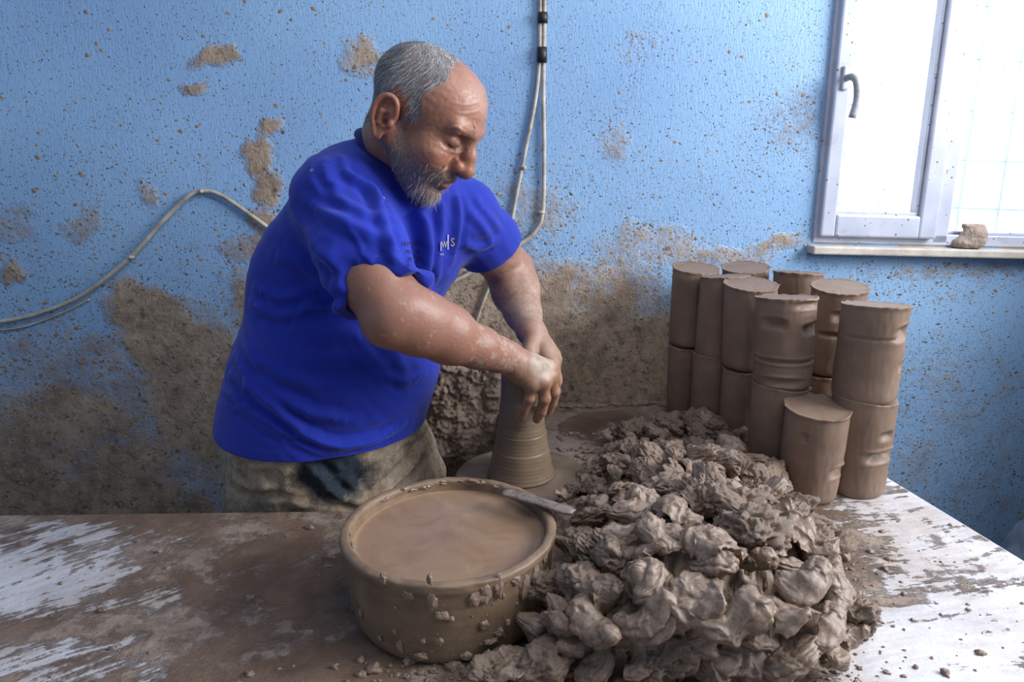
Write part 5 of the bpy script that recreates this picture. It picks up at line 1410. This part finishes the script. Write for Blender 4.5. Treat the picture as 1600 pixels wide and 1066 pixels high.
# collar band
th = np.linspace(0, 2 * math.pi, 120)
n1u = unit(n1_); n2u = unit(np.cross(nax, n1u))
d_ = V - NC; h_ = d_ @ nax; ra = d_ - h_[:, None] * nax; rr_ = np.linalg.norm(ra, axis=1); rc_ = .068 + (h_ + .03) / .13 * .013
sel = (np.abs(rr_ - rc_) < .0045) & (h_ > -.03) & (h_ < .09)
an = np.arctan2(ra @ n2u, ra @ n1u) % (2 * math.pi); hb = np.full(120, np.nan)
for k_ in range(120):
    q = sel & (np.abs((an - th[k_] + math.pi) % (2 * math.pi) - math.pi) < .06)
    if q.any(): hb[k_] = np.percentile(h_[q], 96)
ok = ~np.isnan(hb); hb = np.interp(th, th[ok], hb[ok], period=2 * math.pi)
for _ in range(14): hb[:-1] = (np.roll(hb[:-1], 1) + hb[:-1] * 2 + np.roll(hb[:-1], -1)) / 4
hb += .004 * np.exp(-((th - 4.4) / .9) ** 2); hb[-1] = hb[0]
VV = []; wcol = np.linspace(-1, 1, 7)
for k_ in range(len(th)):
    o_ = n1u * math.cos(th[k_]) + n2u * math.sin(th[k_]); up_ = unit(nax - o_ * .55)
    c_ = NC + nax * (hb[k_] + .0065) + o_ * (.068 + (hb[k_] + .03) / .13 * .013 - .0005 + .011 * math.exp(-((th[k_] - 4.4) / .85) ** 2))
    for w_ in wcol: VV.append(c_ + o_ * (.0030 + .0035 * (1 - w_ * w_)) + up_ * .0085 * w_)
    for w_ in wcol[::-1]: VV.append(c_ - o_ * .0012 + up_ * .0072 * w_)
VV = np.array(VV); Fc = grid_faces(len(th), 14)
link('collar', mesh_np('collar', VV - PO, Fc), cloth_mat('ribbed_collar', s2l(12, 20, 92), s2l(16, 26, 112)), shirt)
# flat print on the chest: set as text and laid on the cloth
def print_text(name, body, px, py, size, col, ext=(1, 1), rot=0.0, emb=0.0):
    cu = bpy.data.curves.new(name, 'FONT'); cu.body = body; cu.size = 1.0; cu.resolution_u = 2; cu.align_x = 'LEFT'
    tmp = bpy.data.objects.new('tmp', cu); C.objects.link(tmp)
    m0 = bpy.data.meshes.new_from_object(tmp.evaluated_get(bpy.context.evaluated_depsgraph_get()))
    bpy.data.objects.remove(tmp)
    n_ = len(m0.vertices); co = np.empty(n_ * 3); m0.vertices.foreach_get('co', co); co = co.reshape(-1, 3)
    ca, sa = math.cos(rot), math.sin(rot)
    ux = px + (co[:, 0] * ca + co[:, 1] * sa) * size * ext[0]; uy = py - (-co[:, 0] * sa + co[:, 1] * ca) * size * ext[1]
    out_ = np.zeros((n_, 3))
    for q in range(n_):
        d2 = (x_ - ux[q]) ** 2 + (y_ - uy[q]) ** 2
        k = np.where(d2 < 9)[0]
        k = k[z_[k] < z_[k].min() + .03]; w = 1 / (d2[k] + .3); w /= w.sum()
        zz = (z_[k] * w).sum(); out_[q] = P(ux[q], uy[q], zz - .0036) 
    m0.vertices.foreach_set('co', (out_ - PO).astype(np.float32).ravel()); m0.update()
    n0 = NT(name); m_ = n0.done(col, 0.6)
    m0.materials.clear(); return link(name, m0, m_, shirt)
ink = (0.004, 0.006, 0.045, 1)
print_text('chest_lettering', 'FRAGON C', 629, 384, 10, ink, (.66, 1))
print_text('chest_lettering', 'MASI SB', 635, 396, 8.5, ink, (.72, 1))
print_text('chest_lettering', 'ZERNY0', 637, 408, 8.5, ink, (.78, 1))
print_text('chest_lettering', 'R', 637, 416, 7.5, ink, (.9, 1))
e1_ = print_text('chest_emblem', 'l', 687, 392, 20, (.36, .33, .62, 1), (1.0, 1)); e2_ = print_text('chest_emblem', 'W', 690, 387, 13, (.42, .42, .26, 1), (.65, 1.1))
e3_ = print_text('chest_emblem', 'l', 698, 390, 34, (.42, .40, .72, 1), (.6, 1)); e4_ = print_text('chest_emblem', 'S', 704, 385, 19, (.72, .50, .22, 1), (.8, 1)); e5_ = print_text('chest_emblem', '=', 687, 400, 10, (.4, .4, .72, 1), (1.3, .7))

# trousers ------------------------------------------------------------------------
def trouser_mat():
    n = NT('clay_caked_work_trousers'); cl = n.attr('clay')
    nn = n.noise(24, 7, 0.7)
    m_ = n.math('ADD', n.math('MULTIPLY', n.math('SUBTRACT', nn, 0.5), 3.0), n.math('MULTIPLY', n.math('SUBTRACT', cl, 0.5), 3.0)); m_ = n.math('ADD', m_, 0.5, clamp=True)
    cc_ = n.ramp(n.noise(40, 5, 0.65), [(0.3, s2l(130, 112, 94)), (0.5, s2l(168, 149, 129)), (0.75, s2l(194, 177, 158))])
    fab = n.ramp(n.noise(300, 2), [(0.35, s2l(34, 42, 50)), (0.7, s2l(54, 64, 74))])
    c = n.mix(m_, fab, cc_)
    h = n.math('ADD', n.math('MULTIPLY', n.math('MULTIPLY', n.noise(120, 5, 0.7), m_), 1.6), n.math('ADD', n.math('MULTIPLY', m_, .6), n.math('MULTIPLY', n.noise(30, 4, .6), .8)))
    return n.done(c, 0.85, n.bump(h, 0.8, 0.004), **{'Specular IOR Level': 0.2})
S = SDF((J['hip'][0] - .26, J['hip'][1] - .26, .03), (J['hip'][0] + .33, J['hip'][1] + .27, hem + .08), .004)
S.ell(P(503, 668, 1.435), (.188, .194, .15), pel, .03)
S.ell(P(520, 730, 1.47), (.165, .185, .13), pel, .03)
rt, lt = P(452, 775, 1.435), P(616, 762, 1.535)
S.chain([(P(452, 715, 1.425), .110), (rt, .118), (kneeR, .085), (footR + np.array([0, 0, .0]), .075)], .03)
S.chain([(P(600, 700, 1.50), .105), (lt, .108), (kneeL, .085), (footL + np.array([0, 0, .0]), .075)], .03)
S.half((0, 0, .05), (0, 0, -1)); S.half((0, 0, hem + .05), (0, 0, 1), .01)
V, F = S.mesh(); x_, y_, z_ = proj(V); me = mesh_np('trousers', V, F); N = vnormals(me); disp = np.zeros(len(V), np.float32)
for pts, a_, w_ in [([(480, 730), (505, 752), (535, 775), (575, 795)], -.014, .010), ([(470, 722), (500, 740), (545, 760), (575, 780)], -.006, .008), ([(575, 798), (600, 775), (640, 735), (662, 700)], -.014, .010),
                    ([(590, 790), (625, 765), (665, 745)], -.007, .009), ([(360, 715), (400, 730), (440, 728)], -.005, .008), ([(352, 745), (390, 765), (430, 765), (470, 775)], -.006, .010), ([(380, 790), (430, 785), (500, 795)], -.004, .008),
                    ([(630, 700), (655, 680), (668, 660)], -.006, .008), ([(520, 725), (540, 745), (560, 770)], -.005, .008)]:
    fold(pts, a_, w_)
disp += .006 * fbm(V * np.array([1, 1, .5]), 22, 3, 5) + .003 * noise(V * np.array([1, 1, .4]), 60, 2)
V = relax(V + N * disp[:, None], F, 1)
clv = .85 - .85 * np.exp(-(((x_ - 520) / 62) ** 2 + ((y_ - 745) / 42) ** 2) ** 1.5) + .15 * np.clip((y_ - 760) / 40, 0, 1); clv = np.clip(clv + .25 * noise(V, 18, 4), 0, 1)
me = mesh_np('trousers', V - PO, F); vfloat(me, 'clay', clv); link('trousers', me, trouser_mat(), person)
M_shoe = clay_mat('muddy_black_shoes', s2l(30, 28, 26), s2l(60, 52, 46), s2l(100, 86, 74), (.5, .8))
for ft in (footR, footL):
    S = SDF(ft - np.array([.14, .14, .08]), ft + np.array([.22, .18, .05]), .004)
    fd = unit([.9, -.35, 0]); S.chain([(ft + np.array([0, 0, -.02]), .046), (ft + fd * .09 + np.array([0, 0, -.038]), .040), (ft + fd * .16 + np.array([0, 0, -.050]), .032)], .03)
    S.half((0, 0, .0), (0, 0, -1)); V, F = S.mesh(); link('shoe', mesh_np('shoe', V - PO, F), M_shoe, person)
